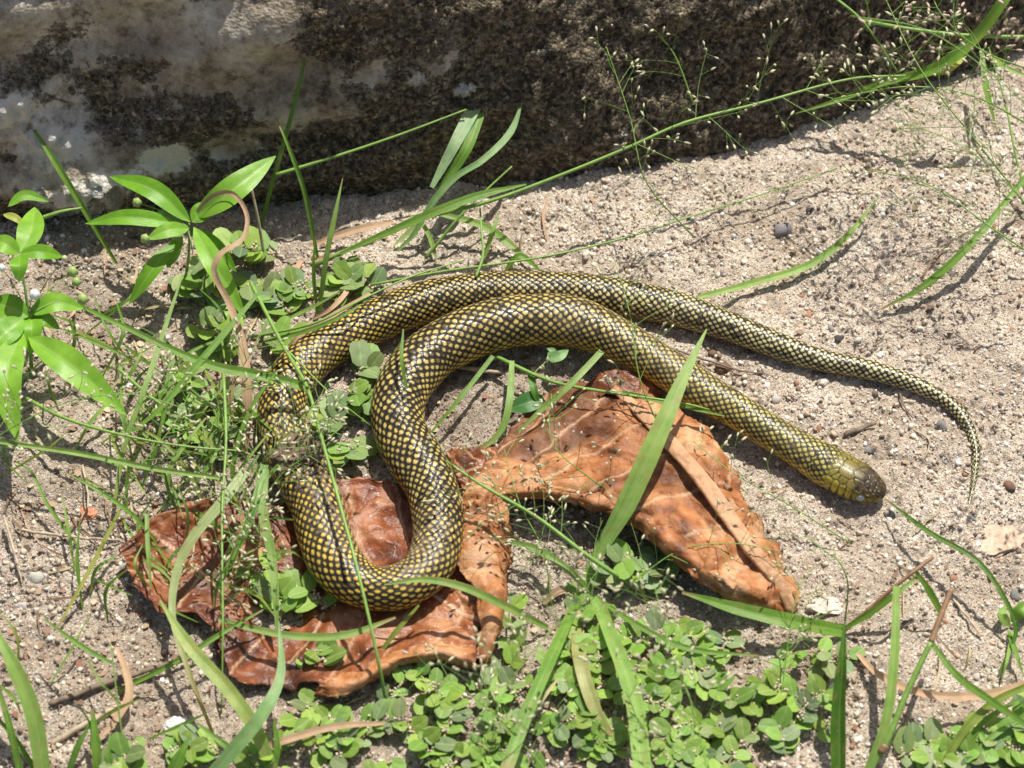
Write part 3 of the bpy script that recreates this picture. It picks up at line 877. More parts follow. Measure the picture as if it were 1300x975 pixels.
    # belly scutes
    fb = B - np.floor(B)
    scl = smooth(0.0, 0.10, np.minimum(fb, 1 - fb))
    bel = np.array([0.58, 0.45, 0.12]) * E(0.55 + 0.45 * scl)
    colr = colr * E(1 - ventral) + bel * E(ventral)
    bumpb = (1 - (rr / 0.5)**4).clip(0, 1) * (0.62 + 0.30 * rear)
    disp = R * 0 + np.minimum(0.042 * R, 0.00050) * bumpb
    disp = disp * (1 - ventral) + ventral * 0.00016 * scl
    # ---------------- head: big plates
    arc = TH * R * 0.9
    seeds = [(0.0012, 0), (0.0045, 1.6), (0.0090, 2.4), (0.0160, 0), (0.0150, 5.2), (0.0235, 3.2), (0.0300, 6.6), (0.0330, 2.0), (0.0355, 4.6), (0.0340, 0)]
    for k2 in range(8): seeds.append((0.003 + k2 * 0.0038, 9.0 if k2 < 2 else 10.2))
    for k2 in range(3): seeds.append((0.0185 + k2 * 0.0048, 7.4))
    seeds += [(0.0085, 6.3), (0.0048, 5.2)]
    SD = []
    for u, v2 in seeds:
        u *= 0.84; v2 *= 0.95
        SD.append((u, v2 * 1e-3))
        if v2: SD.append((u, -v2 * 1e-3))
    hs = FH < 0.045
    d1 = np.full(FH.shape, 9.0); d2 = np.full(FH.shape, 9.0); idx = np.zeros(FH.shape)
    wr = 0.0004 * pn(S * 300, arc * 300, 1.0)
    for i, (u, v2) in enumerate(SD):
        d = np.hypot((FH - u) * 0.95 + wr, arc - v2)
        cl1 = d < d1
        d2 = np.where(cl1, d1, np.minimum(d2, d)); idx = np.where(cl1, i, idx); d1 = np.where(cl1, d, d1)
    seam = smooth(0.00055, 0.00018, d2 - d1)
    prand = rnd(idx, idx * 1.7, 3.0)
    hf = smooth(0.0300, 0.0235, FH + 0.0035 * pn(TH * 1.5, S * 60, 2.0))
    topc = np.array([0.15, 0.118, 0.026]); snout = np.array([0.048, 0.033, 0.015]); sidec = np.array([0.46, 0.36, 0.045])
    sd = smooth(0.75, 1.35, np.abs(TH))
    sn = smooth(0.019, 0.009, FH)
    napec = np.array([0.26, 0.225, 0.05])
    tc = (topc * E(smooth(0.030, 0.016, FH)) + napec * E(1 - smooth(0.030, 0.016, FH)))
    tc = tc * E(1 - sn) + snout * E(sn)
    sc2 = sidec * E(1 - 0.55 * sn * (np.abs(TH) < 1.9)) 
    hc = tc * E(1 - sd) + sc2 * E(sd)
    hc = hc * E(0.85 + 0.3 * prand)
    hc = hc * E(1 - 0.85 * seam) + blk * E(0.85 * seam)
    lip = smooth(0.09, 0.03, np.abs(np.abs(TH) - 2.02)) * (FH < 0.026) * (FH > 0.001)
    hc = hc * E(1 - 0.9 * lip) + blk * E(0.9 * lip)
    hc = np.where(E(np.abs(TH) > 2.1), np.array([0.55, 0.47, 0.22]), hc)
    nost = smooth(0.0007, 0.0003, np.hypot(FH - 0.0032, np.abs(arc) - 0.0048))
    fl = smooth(0.35, 0.6, pn(S * 1100, arc * 1100, 5.0)) * sn * (1 - sd)
    hc = hc * E(1 - 0.8 * fl) + np.array([0.42, 0.34, 0.24]) * E(0.8 * fl)
    hc = hc * E(1 - nost) + np.array([0.006, 0.006, 0.006]) * E(nost)
    colr = colr * E(1 - hf) + hc * E(hf)
    disp = disp * (1 - hf) + hf * (-0.00022 * seam - 0.00035 * lip - 0.0005 * nost)
    # brow ridge
    disp = disp + 0.0007 * np.exp(-(((FH - 0.013) / 0.006)**2 + ((np.abs(TH) - 0.95) / 0.28)**2))
    V = c[:, None] + side[:, None] * E(sx) + top[:, None] * E(sz)
    rad = side[:, None] * E(sa) + top[:, None] * E(ca)
    V = V + rad * E(disp)
    # dust on the skin
    px, py = proj(V.reshape(-1, 3))
    px = px.reshape(FH.shape); py = py.reshape(FH.shape)
    def blob(a1, b1, r1, k1): return k1 * np.exp(-(((px - a1)**2 + (py - b1)**2) / r1**2))
    dust = 0.03 + 0.6 * ( blob(415, 600, 42, 0.95) + blob(430, 660, 30, .75) + blob(540, 690, 40, .75) + blob(515, 715, 30, .7) + blob(360, 560, 40, 1.0) + blob(415, 450, 40, .5) + blob(1105, 600, 22, .35) + blob(860, 450, 60, .4) + blob(720, 420, 22, .5) + blob(1010, 560, 30, .35) + blob(450, 700, 30, .5))
    col4 = np.concatenate([colr.clip(0, 1), np.ones(FH.shape + (1,))], -1).reshape(-1, 4)
    v = V.reshape(-1, 3)
    f = grid_faces(len(st), n, True)
    caps = np.array([c[0], c[-1] + t[-1] * 0.0002])
    nn = len(v)
    j = np.arange(n); last = (len(st) - 1) * n
    tri0 = np.stack([(j + 1) % n, j, np.full(n, nn), np.full(n, nn)], -1); tri1 = np.stack([last + j, last + (j + 1) % n, np.full(n, nn + 1), np.full(n, nn + 1)], -1)
    fl = np.concatenate([f])
    v = np.concatenate([v, caps]); col4 = np.concatenate([col4, [[.5, .45, .3, 1], [.04, .035, .02, 1]]]); du = np.concatenate([dust.ravel(), [0, 0]])
    root = thing('snake', 'black snake with yellow-spotted scales coiled over a dead leaf', 'snake', (c[len(c) // 2, 0], c[len(c) // 2, 1], 0.0))
    body = obj('body', v, np.concatenate([fl]), M['snake'], root, attrs={'skin': col4, 'dust': du.clip(0, 1)})
    # eyes, clouded blue-grey
    e = int(np.searchsorted(-fromhead, -0.0105))
    for sgn in (1, -1):
        ang = 1.38 * sgn
        cc = c[e] + side[e] * (r[e] * math.sin(ang) * 0.80) + top[e] * (r[e] * 0.80 * math.cos(ang) * 0.95)
        ph = np.linspace(0, np.pi, 13); az = np.linspace(0, 2 * np.pi, 20, endpoint=False)
        PH, AZ = np.meshgrid(ph, az, indexing='ij')
        sp = np.stack([np.sin(PH) * np.cos(AZ), np.sin(PH) * np.sin(AZ), np.cos(PH)], -1).reshape(-1, 3) * 0.0026
        eye = obj('eye', cc + sp, grid_faces(13, 20, True), M['eye'], root, origin=cc)
        eye['label'] = 'clouded blue-grey eye'
    return root
build_snake()

# ================================================================== dead leaves
def loft(rows, nu, nv, wr_amp=0.0012, wr_scale=70.0, seed=0.0, veins=None, ragged=0.0, fold=0.0):
    """rows of (px,py,mm) points -> wrinkled sheet; returns world v grid, vein attribute"""
    R3 = [catmull([P(*q) for q in row], nv) for row in rows]
    R3 = np.array(R3)                                  # k,nv,3
    G = np.stack([catmull(R3[:, j], nu) for j in range(nv)], 1)      # nu,nv,3
    du = np.gradient(G, axis=0); dv = np.gradient(G, axis=1)
    n = np.cross(du, dv); n /= np.maximum(np.linalg.norm(n, axis=2), 1e-9)[..., None]
    n *= np.sign(n[..., 2:3] + 1e-6)
    U, V = np.meshgrid(np.linspace(0, 1, nu), np.linspace(0, 1, nv), indexing='ij')
    x, y = G[..., 0], G[..., 1]
    rid = 1 - np.abs(pn(x * wr_scale + seed, y * wr_scale, seed)) * 2
    d = wr_amp * (rid - 0.4) + wr_amp * 0.8 * fbm(x * wr_scale * 0.45, y * wr_scale * 0.45, seed + 3, 3)
    if fold:
        wx = x + 0.012 * pn(x * 30, y * 30, seed); wy = y + 0.012 * pn(x * 30, y * 30, seed + 5)
        d = d + fold * ((1 - np.abs(pn(wx * 34 + seed, wy * 34, seed + 9)) * 2.2) - 0.45) + fold * 0.5 * (1 - np.abs(pn(wx * 85, wy * 85 + seed, 2.0)) * 2.2 - 0.4) + fold * 0.22 * fbm(wx * 190, wy * 190, seed, 2)
    vein = np.zeros_like(U)
    if veins is not None:
        vein = veins(U, V); d = d + vein * 0.0007 + veins.puff * 0.0016
    edge = np.minimum(np.minimum(V, 1 - V), np.minimum(U, 1 - U))
    curl = smooth(0.10, 0.0, edge)
    d = d + curl * 0.0022 * pn(U * 14 + seed, V * 14, 5.0)
    G = G + n * d[..., None]
    if ragged:
        w = (smooth(0.05, 0.0, edge) * smooth(0.0, 0.06, np.minimum(U, 1 - U)))[..., None]
        G = G + w * np.stack([fbm(U * 26, V * 10, seed + 1, 3), fbm(U * 26, V * 10, seed + 7, 3), 0 * U], -1) * ragged
    return G, vein, n

def sheet(name, rows, nu, nv, mat, parent, thick=0.0004, rot=None, **kw):
    G, vein, n = loft(rows, nu, nv, **kw)
    U, V = np.meshgrid(np.linspace(0, 1, nu), np.linspace(0, 1, nv), indexing='ij')
    rotv = smooth(0.05, 0.55, fbm(G[..., 0] * 24, G[..., 1] * 24, 6.0, 4) + (rot(U, V) if rot else -0.15)) 
    up = G.reshape(-1, 3); dn = (G - n * thick).reshape(-1, 3)
    f = grid_faces(nu, nv)
    k = nu * nv
    ring = np.concatenate([np.arange(nv), np.arange(1, nu) * nv + nv - 1, (nu - 1) * nv + np.arange(nv - 2, -1, -1), np.arange(nu - 2, 0, -1) * nv])
    nx = np.roll(ring, -1)
    rim = np.stack([ring, nx, nx + k, ring + k], -1)
    ff = np.concatenate([f[:, ::-1], f + k, rim])
    o = obj(name, np.concatenate([up, dn]), ff, mat, parent, attrs={'vein': np.concatenate([vein.ravel()] * 2), 'rot': np.concatenate([rotv.ravel()] * 2)})
    return o

def side_veins(count, slant, mid=None, width=0.05):
    def f(U, V):
        ph = U * count + slant * np.abs(V - (0.25 if mid is None else mid)) + 0.15 * pn(U * 6, V * 6, 1.0)
        fr = np.abs(ph - np.floor(ph) - 0.5)
        f.puff = np.sqrt(fr * 2) * smooth(0.0, 0.12, np.abs(V - (0.25 if mid is None else mid)))
        v = smooth(width * 1.5, width * 0.3, fr) * 0.9
        if mid is not None: v = np.maximum(v, smooth(0.03, 0.012, np.abs(V - mid)))
        return v
    return f

def ribbon(pts, w, h=None, n=26, across=7, fold=0.25, twist=0.0, taper=(0.3, 0.0), tilt=0.0, ground=True):
    """a blade: pts (px,py) with heights h mm; w width in px (max); returns v, f, attrs"""
    k = len(pts)
    if h is None: h = [2] * k
    if len(h) != k:
        h = np.interp(np.linspace(0, 1, k), np.linspace(0, 1, len(h)), h)
    c3 = np.array([P(a, b, hh, ground) for (a, b), hh in zip(pts, h)])
    c = catmull(c3, n)
    t = frames(c)
    view = CAM - c; view /= np.linalg.norm(view, axis=1)[:, None]
    up = np.array([0.0, -0.35, 0.94])
    nn = up - t * (t @ up)[:, None]
    ln = np.linalg.norm(nn, axis=1)
    nn = np.where((ln > 0.25)[:, None], nn, view - t * np.sum(t * view, 1)[:, None])
    nn /= np.linalg.norm(nn, axis=1)[:, None]
    s = np.cross(t, nn)
    a = tilt + twist * np.linspace(-0.5, 0.5, n)
    s2 = s * np.cos(a)[:, None] + nn * np.sin(a)[:, None]; n2 = np.cross(s2, t)
    u = np.linspace(0, 1, n)
    if np.isscalar(w):
        prof = np.minimum(1, (taper[0] + (1 - taper[0]) * smooth(0, 0.25, u))) * np.where(u > 0.45, np.clip(1 - ((u - 0.45) / 0.55)**1.9 * (1 - taper[1]), 0.02, 1), 1)
        wid = w * prof
    else:
        wid = np.interp(u, np.linspace(0, 1, len(w)), w)
    wid = wid * np.array([mpp(q) for q in c]) * 0.5
    e = np.linspace(-1, 1, across)
    v = c[:, None] + s2[:, None] * (e[None, :, None] * wid[:, None, None]) + n2[:, None] * ((np.abs(e)[None, :, None] * fold) * wid[:, None, None])
    wob = 0.06 * pn(u[:, None] * 6 + pts[0][0], e[None, :] * 1.5, pts[0][1] * 0.1)
    v = v + n2[:, None] * (wob * wid[:, None])[..., None]
    AL, AC = np.meshgrid(u, e, indexing='ij')
    return v.reshape(-1, 3), grid_faces(n, across), AL.ravel(), AC.ravel(), c

GREEN = (0.16, 0.32, 0.042); LIGHT = (0.26, 0.42, 0.10); PALE = (0.38, 0.48, 0.20); DEEP = (0.09, 0.215, 0.025); YELL = (0.42, 0.46, 0.10); TAN = (0.52, 0.335, 0.215); STRAW = (0.50, 0.41, 0.235); OLV = (0.24, 0.33, 0.055); BLUEG = (0.24, 0.42, 0.16)

def blade(parent, pts, w, h=None, col=GREEN, dry=0.0, mat='grass', name='blade', dry_from=0.85, **kw):
    v, f, al, ac, c = ribbon(pts, w, h, **kw)
    if dry == 0 and mat == 'grass' and random.random() < 0.5: dry, dry_from = 0.8, random.uniform(0.82, 0.93)
    d = smooth(dry_from, 1.0, al) * dry
    d = np.maximum(d, 0.55 * smooth(0.32, 0.5, pn(al * 23 + pts[0][0], ac * 2.2, pts[0][1])) * (mat == 'grass'))
    j = random.uniform(0.9, 1.1)
    return obj(name, v, f, M[mat], parent, attrs={'along': al, 'across': ac, 'dry': d}, color=tuple(min(1, x * j) for x in col))

def stalk(parent, pts, w, h=None, mat='stem', name='stem', taper=0.45, n=24):
    k = len(pts)
    if h is None: h = [2] * k
    if len(h) != k: h = np.interp(np.linspace(0, 1, k), np.linspace(0, 1, len(h)), h)
    c = catmull([P(a, b, hh) for (a, b), hh in zip(pts, h)], n)
    r = np.array([mpp(q) for q in c]) * w * 0.5 * np.linspace(1, taper, n)
    v, f = tube(c, r, 6)
    return obj(name, v, f, M[mat], parent), c

def seed_shape(c, d, ln, rad):
    d = d / np.linalg.norm(d)
    a = np.cross(d, [0.3, 0.5, 0.8]); a /= np.linalg.norm(a); b = np.cross(d, a)
    V = [c]
    for tt, k in ((0.3, 0.85), (0.65, 1.0)):
        for q in range(5):
            an = q * 2 * math.pi / 5
            V.append(c + d * ln * tt + (a * math.cos(an) + b * math.sin(an)) * rad * k)
    V.append(c + d * ln)
    F = [(0, 1 + (q + 1) % 5, 1 + q) for q in range(5)] + [(1 + q, 1 + (q + 1) % 5, 6 + (q + 1) % 5, 6 + q) for q in range(5)] + [(6 + q, 6 + (q + 1) % 5, 11) for q in range(5)]
    return np.array(V), F

def panicle(parent, c, t0=0.35, nb=14, bl=0.030, seeds=5, sl=0.0023, rng=None, seed_mat='seed', spread=1.0, thin=0.00016, up=0.15, fork=True):
    """open seed head: thread-like branches that leave the stem's upper part, each with a few small spikelets"""
    rng = rng or np.random.default_rng(int(abs(c[0][0]) * 1e5))
    n = len(c); tb = frames(c)
    BR, SE = [], []
    for k in range(nb):
        u = t0 + (1 - t0) * (k + rng.uniform(0, 1)) / nb
        i = min(n - 1, int(u * (n - 1)))
        t = tb[i]
        side = rng.normal(size=3); side -= t * (side @ t); side /= np.linalg.norm(side)
        d = t * rng.uniform(0.3, 0.9) + side * spread + np.array([0, 0, up])
        d /= np.linalg.norm(d)
        ln = bl * rng.uniform(0.55, 1.1) * (1.1 - 0.55 * u)
        bend = rng.normal(size=3) * 0.15
        pts = np.array([c[i] + d * ln * q + bend * ln * q * q for q in np.linspace(0, 1, 5)])
        pts[:, 2] = np.maximum(pts[:, 2], 0.003)
        BR.append(tube(pts, np.linspace(thin * 1.3, thin * 0.7, 5), 3, False))
        for sdi in range(max(2, seeds - 1)):
            q = rng.uniform(0.35, 1.0) if sdi else 1.0
            b0 = c[i] + d * ln * q + bend * ln * q * q
            b0[2] = max(b0[2], 0.003)
            dd = d + rng.normal(size=3) * 0.7; dd /= np.linalg.norm(dd)
            sb = 0.0 if (sdi == 0 or not fork) else rng.uniform(0.003, 0.008)
            e0 = b0 + dd * sb
            e0[2] = max(e0[2], 0.003)
            if sb: BR.append(tube(np.array([b0, (b0 + e0) / 2, e0]), thin * 0.6, 3, False))
            SE.append(seed_shape(e0, dd, 1.75 * sl * rng.uniform(0.6, 1.15), 1.75 * sl * rng.uniform(0.13, 0.18)))
    v, f = join(BR); obj('branches', v, f, M['stem'], parent)['kind'] = 'stuff'
    v, f = join(SE); o = obj('spikelets', v, f, M[seed_mat], parent); o['kind'] = 'stuff'

def build_leaves():
    L1 = [[(690,505,6),(655,545,7),(625,585,10),(600,615,15),(580,642,12)],
          [(740,485,10),(715,530,12),(695,575,14),(680,608,20),(676,632,17)],
          [(795,490,12),(780,535,14),(765,580,16),(750,615,22),(742,642,20)],
          [(850,520,10),(848,560,17),(835,605,16),(820,640,22),(802,664,20)],
          [(893,545,10),(890,605,19),(878,640,17),(862,675,22),(846,700,20)],
          [(918,590,6),(922,650,20),(914,678,19),(900,710,23),(886,735,18)],
          [(948,640,4),(956,698,18),(948,718,19),(937,741,20),(926,755,14)],
          [(985,705,2),(987,738,12),(981,751,13),(973,762,12),(966,770,8)],
          [(1008,768,1),(1006,775,3),(1004,778,4),(1001,779,4),(999,780,3)]]
    p = P(880, 650)
    r = thing('dead_leaf', 'large dry orange-brown curled leaf arching over the sand below the snake head', 'dead leaf', tuple(p))
    lb = sheet('leaf_blade', L1, 150, 90, M['dead'], r, wr_amp=0.0016, wr_scale=60, seed=2.0, fold=0.0028, rot=lambda U, V: 0.75 * smooth(0.5, 0.1, U) * smooth(0.75, 0.45, V) - 0.12 + 0.3 * smooth(0.72, 0.8, U) * smooth(0.25, 0.35, V) * smooth(0.6, 0.5, V), veins=side_veins(7.0, 1.6, None, 0.035), ragged=0.0028)
    mid = [(778,492,16),(810,520,19),(850,562,21.5),(890,607,23.5),(922,651,24.5),(956,699,22.5),(987,738,16.5),(1006,776,6)]
    c = catmull([P(*q) for q in mid], 40)
    rad = np.interp(np.linspace(0, 1, 40), [0, .2, .7, 1], [1.8, 3.6, 4.0, 3.0]) * 0.001
    v, f = tube(c, rad * (1 + 0.12 * pn(np.arange(40) * 0.5, 2.5)), 16)
    v = v.reshape(40, 16, 3); v[..., 2] = c[:, None, 2] + (v[..., 2] - c[:, None, 2]) * 0.30
    v[..., 2] += 0.0009 * pn(v[..., 0] * 160, v[..., 1] * 160, 2.0) + 0.0004 * np.sin(np.arange(16) * 2.4)[None, :]
    obj('midrib', v.reshape(-1, 3), f, M['dead'], lb, attrs={'vein': np.full(40 * 16, 0.75), 'rot': np.zeros(40 * 16)})
    # rolled front lip
    lip = [[(582,645,11),(598,640,15),(612,632,17)],[(632,636,15),(640,628,20),(648,620,20)],[(690,634,17),(692,624,22),(694,615,21)],[(740,644,19),(745,634,24),(750,622,23)],[(800,668,19),(806,656,24),(814,646,22.5)],[(846,704,19),(853,690,24),(860,678,22.5)],[(888,738,17),(896,724,24.5),(902,710,23)],[(926,758,13),(932,748,21),(938,738,20.5)]]
    sheet('rolled_edge', lip, 90, 14, M['dead'], r, wr_amp=0.0009, wr_scale=110, seed=6.0, ragged=0.0012)
    flap = [[(893,535,5),(888,548,12)],[(897,560,3),(890,572,14)],[(912,590,2),(902,598,15)],[(923,605,1),(915,612,13)]]
    sheet('torn_flap', flap, 40, 8, M['dead'], r, wr_amp=0.0006, wr_scale=110, seed=8.0)
    # small torn pieces left of it
    r = thing('dead_leaf', 'dark torn brown leaf scrap inside the snake loop beside the large curled leaf', 'dead leaf', tuple(P(620, 600)))
    sheet('leaf_blade', [[(566,574,3),(580,606,5),(598,640,5)],[(600,570,5),(612,596,8),(620,625,7)],[(632,566,5),(640,590,9),(645,612,8)],[(660,545,4),(668,570,8),(664,596,6)]], 60, 46, M['dead_wet'], r, wr_amp=0.0016, wr_scale=80, seed=11.0, veins=side_veins(4, 1.0, 0.5), ragged=0.002)
    r = thing('dead_leaf', 'reddish curled leaf scrap between the snake neck and the large curled leaf', 'dead leaf', tuple(P(780, 490)))
    sheet('leaf_blade', [[(728,500,3),(740,492,9),(746,510,8)],[(765,484,10),(770,474,15),(778,500,14)],[(800,484,10),(805,472,14),(812,505,13)],[(838,500,3),(842,492,8),(838,515,8)]], 60, 30, M['dead_wet'], r, wr_amp=0.0016, wr_scale=90, seed=14.0, ragged=0.002)
    # the wet leaf under the loop
    L2 = [[(150,700,13),(158,715,12),(165,730,11),(170,745,10)],
          [(192,660,8),(192,690,5),(196,735,5),(206,776,12)],
          [(240,638,10),(245,680,4),(252,740,4),(262,792,9)],
          [(300,636,9),(305,690,4),(308,760,3),(292,842,7),(300,868,8)],
          [(350,642,9),(352,700,4),(352,770,2),(345,830,4),(345,872,5)],
          [(400,618,6),(402,690,3),(405,770,2),(405,830,4),(405,872,9)],
          [(448,610,7),(448,690,3),(450,760,2),(452,830,5),(445,872,11)],
          [(492,614,5),(490,690,3.5),(492,770,3),(495,810,5),(500,842,11)],
          [(535,648,4),(532,710,3.5),(540,770,4),(548,800,6),(556,830,11)],
          [(572,690,4),(575,730,5),(585,770,6),(592,805,7),(600,842,13)],
          [(592,720,6),(604,745,7),(612,775,8),(615,810,9),(616,846,12)]]
    r = thing('dead_leaf', 'large wet reddish-brown leaf lying flat beneath the lower snake loop', 'dead leaf', tuple(P(420, 760)))
    sheet('leaf_blade', L2, 170, 110, M['dead_wet'], r, wr_amp=0.0013, wr_scale=55, seed=21.0, fold=0.0022, rot=lambda U, V: 0.25 * smooth(0.5, 0.2, U) - 0.05, veins=side_veins(8, 1.4, 0.55, 0.03), ragged=0.0026)
    rim = [[(640,628,16),(618,632,22),(598,640,20),(582,652,12)],
           [(644,655,16),(622,655,20),(598,668,19),(576,690,12)],
           [(646,690,12),(628,692,19),(602,705,19),(582,722,14)],
           [(644,725,9),(634,728,17),(614,738,18),(602,748,14)],
           [(640,760,6),(634,765,15),(622,775,17),(612,783,14)],
           [(634,795,4),(630,800,13),(620,808,15),(610,815,13)],
           [(622,836,3),(618,840,10),(612,846,12),(606,850,11)]]
    sheet('curled_edge', rim, 90, 40, M['dead'], r, wr_amp=0.0012, wr_scale=85, seed=25.0, veins=side_veins(5, 0.8, None, 0.04), ragged=0.0012)
    front = [[(398,884,9),(404,870,13),(410,858,9)],[(440,882,11),(446,868,15),(450,852,9)],[(500,850,11),(500,838,16),(500,824,8)],[(556,838,11),(556,828,16),(556,814,8)],[(600,850,12),(604,840,17),(604,826,11)]]
    sheet('rolled_edge', front, 80, 16, M['dead'], r, wr_amp=0.0013, wr_scale=110, seed=28.0, ragged=0.0016)
build_leaves()

# a clod of soil on the back of the snake
def build_clod():
    p = P(368, 576, 27)
    v, f = rock_mesh(77, 0.7, 4)
    v = v * np.array([0.016, 0.0125, 0.008])
    nn = v / np.linalg.norm(v, axis=1)[:, None]
    v = v + nn * (0.0022 * fbm(v[:, 0] * 260, v[:, 1] * 260, v[:, 2] * 260, 4))[:, None]
    tag(obj('soil_clod', v + p, f, M['soil'], origin=p), 'crumbly brown clod of soil stuck on the bend of the snake', 'clod')
build_clod()

# ================================================================== grasses
def tuft(label, px, py, name='grass_tuft', cat='grass', group=None):
    return thing(name, label, cat, tuple(P(px, py)), group)

# the big tuft right of the wet leaf
T = tuft('tall bright tuft with one broad blade rising past the snake neck', 740, 760)
blade(T, [(735,755),(760,702),(793,645),(832,560),(868,478),(897,418)], [9,16,26,27,22,13,2], [3,14,30,42,50,54], LIGHT, fold=0.22, n=40)
blade(T, [(737,752),(703,828),(672,898),(640,985)], [9,15,17,17], [3,18,26,30], GREEN, fold=0.3)
blade(T, [(752,756),(780,818),(804,885),(816,985)], [9,19,23,24], [3,20,28,32], LIGHT, fold=0.25)
blade(T, [(730,782),(738,845),(758,905),(790,952)], [9,18,18,3], [3,14,12,6], (0.45, 0.46, 0.17), dry=1.0, dry_from=0.7)
blade(T, [(708,824),(726,872),(752,915),(792,948)], [4,9,8,2], [3,10,9,5], GREEN)
blade(T, [(750,752),(722,724),(682,698),(630,684)], [7,10,10,3], [3,14,16,12], LIGHT)
blade(T, [(755,757),(815,797),(876,824),(962,832)], [5,8,8,2], [3,12,14,10], GREEN)
blade(T, [(695,797),(640,769),(590,746),(540,736),(488,742)], [7,10,11,9,2], [3,24,34,36,34], LIGHT, fold=0.3)
blade(T, [(740,765),(722,800),(712,830)], 7, [3, 8, 4], TAN, mat='straw', name='dry_sheath')

T = tuft('seed-bearing green stem leaning across the large curled leaf', 815, 752, 'flowering_grass')
s, c = stalk(T, [(818,752),(752,710),(682,657),(612,616),(566,585)], 7, [4,22,34,40,42])
panicle(T, c, 0.15, 20, 0.034, 5, up=0.0)

T = tuft('broad green blade lying over the small round leaves past the midrib end', 1075, 800, 'grass_plant')
blade(T, [(1072,802),(1000,788),(930,771),(866,752)], [16,20,17,3], [3,14,18,12], GREEN)

# right-hand grass
T = tuft('upright dark green blade and pale blade among thin brown stems', 1075, 960)
blade(T, [(1066,990),(1066,905),(1070,838),(1073,788)], [20,21,16,2], [4,24,40,48], DEEP, fold=0.45, tilt=0.5)
blade(T, [(1098,990),(1124,918),(1135,838),(1138,744)], [12,13,12,9], [4,20,32,40], LIGHT, fold=0.2)
T = tuft('jointed olive-yellow stem with a brown top beside the pale upright blade', 1100, 975, 'flowering_grass')
stalk(T, [(1096,985),(1122,950),(1150,882),(1182,815)], 9, [4,12,26,36], 'stem', taper=0.8)
stalk(T, [(1182,815),(1195,780),(1208,748)], 8, [36,42,46], 'stem_brown', taper=0.9, name='stem_top')
stalk(T, [(1118,955),(1124,945)], 12, [12,14], 'stem_brown', taper=0.9, name='node', n=4)
blade(T, [(1184,818),(1215,858),(1258,890),(1310,925)], [6,10,10,6], [34,32,26,14], GREEN)
T = tuft('short forked brown stem with two green leaves standing on bare sand', 1070, 800, 'flowering_grass')
stalk(T, [(1072,800),(1112,766),(1148,735),(1185,707)], 7, [3,16,26,32], 'stem_brown', taper=0.7)
blade(T, [(1066,802),(1108,776),(1140,752),(1168,730)], [5,9,8,3], [3,16,24,26], GREEN)
blade(T, [(1160,722),(1178,748),(1196,780)], [4,10,8], [30,20,8], GREEN)
T = tuft('dry pink-tan curled straw lying on sand across the jointed stem', 1180, 880, 'withered_grass', 'dry grass')
blade(T, [(1082,822),(1118,858),(1180,882),(1248,882),(1310,866)], [5,9,10,11,9], [2,10,16,14,6], TAN, mat='straw')
T = tuft('green grass stems sweeping up from the round-leaved creeper by the dry straw', 1195, 985)
blade(T, [(1188,990),(1222,930),(1262,892),(1310,868)], [8,11,11,8], [3,16,22,26], OLV)
blade(T, [(1200,985),(1250,915),(1310,880)], 7, [3,14,18], GREEN)
blade(T, [(1215,985),(1260,935),(1312,905)], 8, [3,12,15], LIGHT)
T = tuft('thin arching green blade leading away from the snake snout', 1290, 815, 'grass_plant')
blade(T, [(1268,855),(1290,800),(1274,758),(1240,712),(1180,676),(1122,632)], [3,6,7,7,6,1], [3,10,18,22,18,9], DEEP, fold=0.4, n=36)
T = tuft('small leafy sprig at the root of the thin arching blade', 1290, 790, 'seedling', 'plant')
blade(T, [(1285,790),(1295,775),(1312,762)], 16, [2, 9, 8], GREEN, mat='leaf', name='leaf')
blade(T, [(1280,800),(1290,830),(1300,860)], 7, [2, 9, 6], GREEN, name='leaf')
blade(T, [(1282,795),(1272,780),(1278,768)], 13, [2, 8, 8], LIGHT, mat='leaf', name='leaf')
blade(T, [(1286,800),(1278,840),(1270,868)], 5, [2, 9, 4], LIGHT, name='leaf')
T = tuft('hair-thin pale seed stalk on the sand below the snake head', 1073, 785, 'grass_panicle')
s, c = stalk(T, [(1073,788),(1076,738),(1064,712),(1040,694),(1018,676)], 2.5, [2,22,30,34,36])
panicle(T, c, 0.5, 5, 0.012, 2, sl=0.0018, thin=0.00012)

# flat blades on the sand, right
T = tuft('long narrow green blade lying on sand above the snake tail', 950, 362, 'grass_plant')
blade(T, [(884,378),(950,361),(1028,336),(1072,303),(1116,250)], [6,9,10,8,1], [12,7,6,9,14], LIGHT, fold=0.3)
T = tuft('arching green blade over bare sand beyond the tail curve', 1160, 372, 'grass_plant')
blade(T, [(1312,212),(1290,240),(1232,310),(1172,364),(1118,393)], [6,8,10,10,2], [26,24,20,10,4], GREEN, fold=0.3)

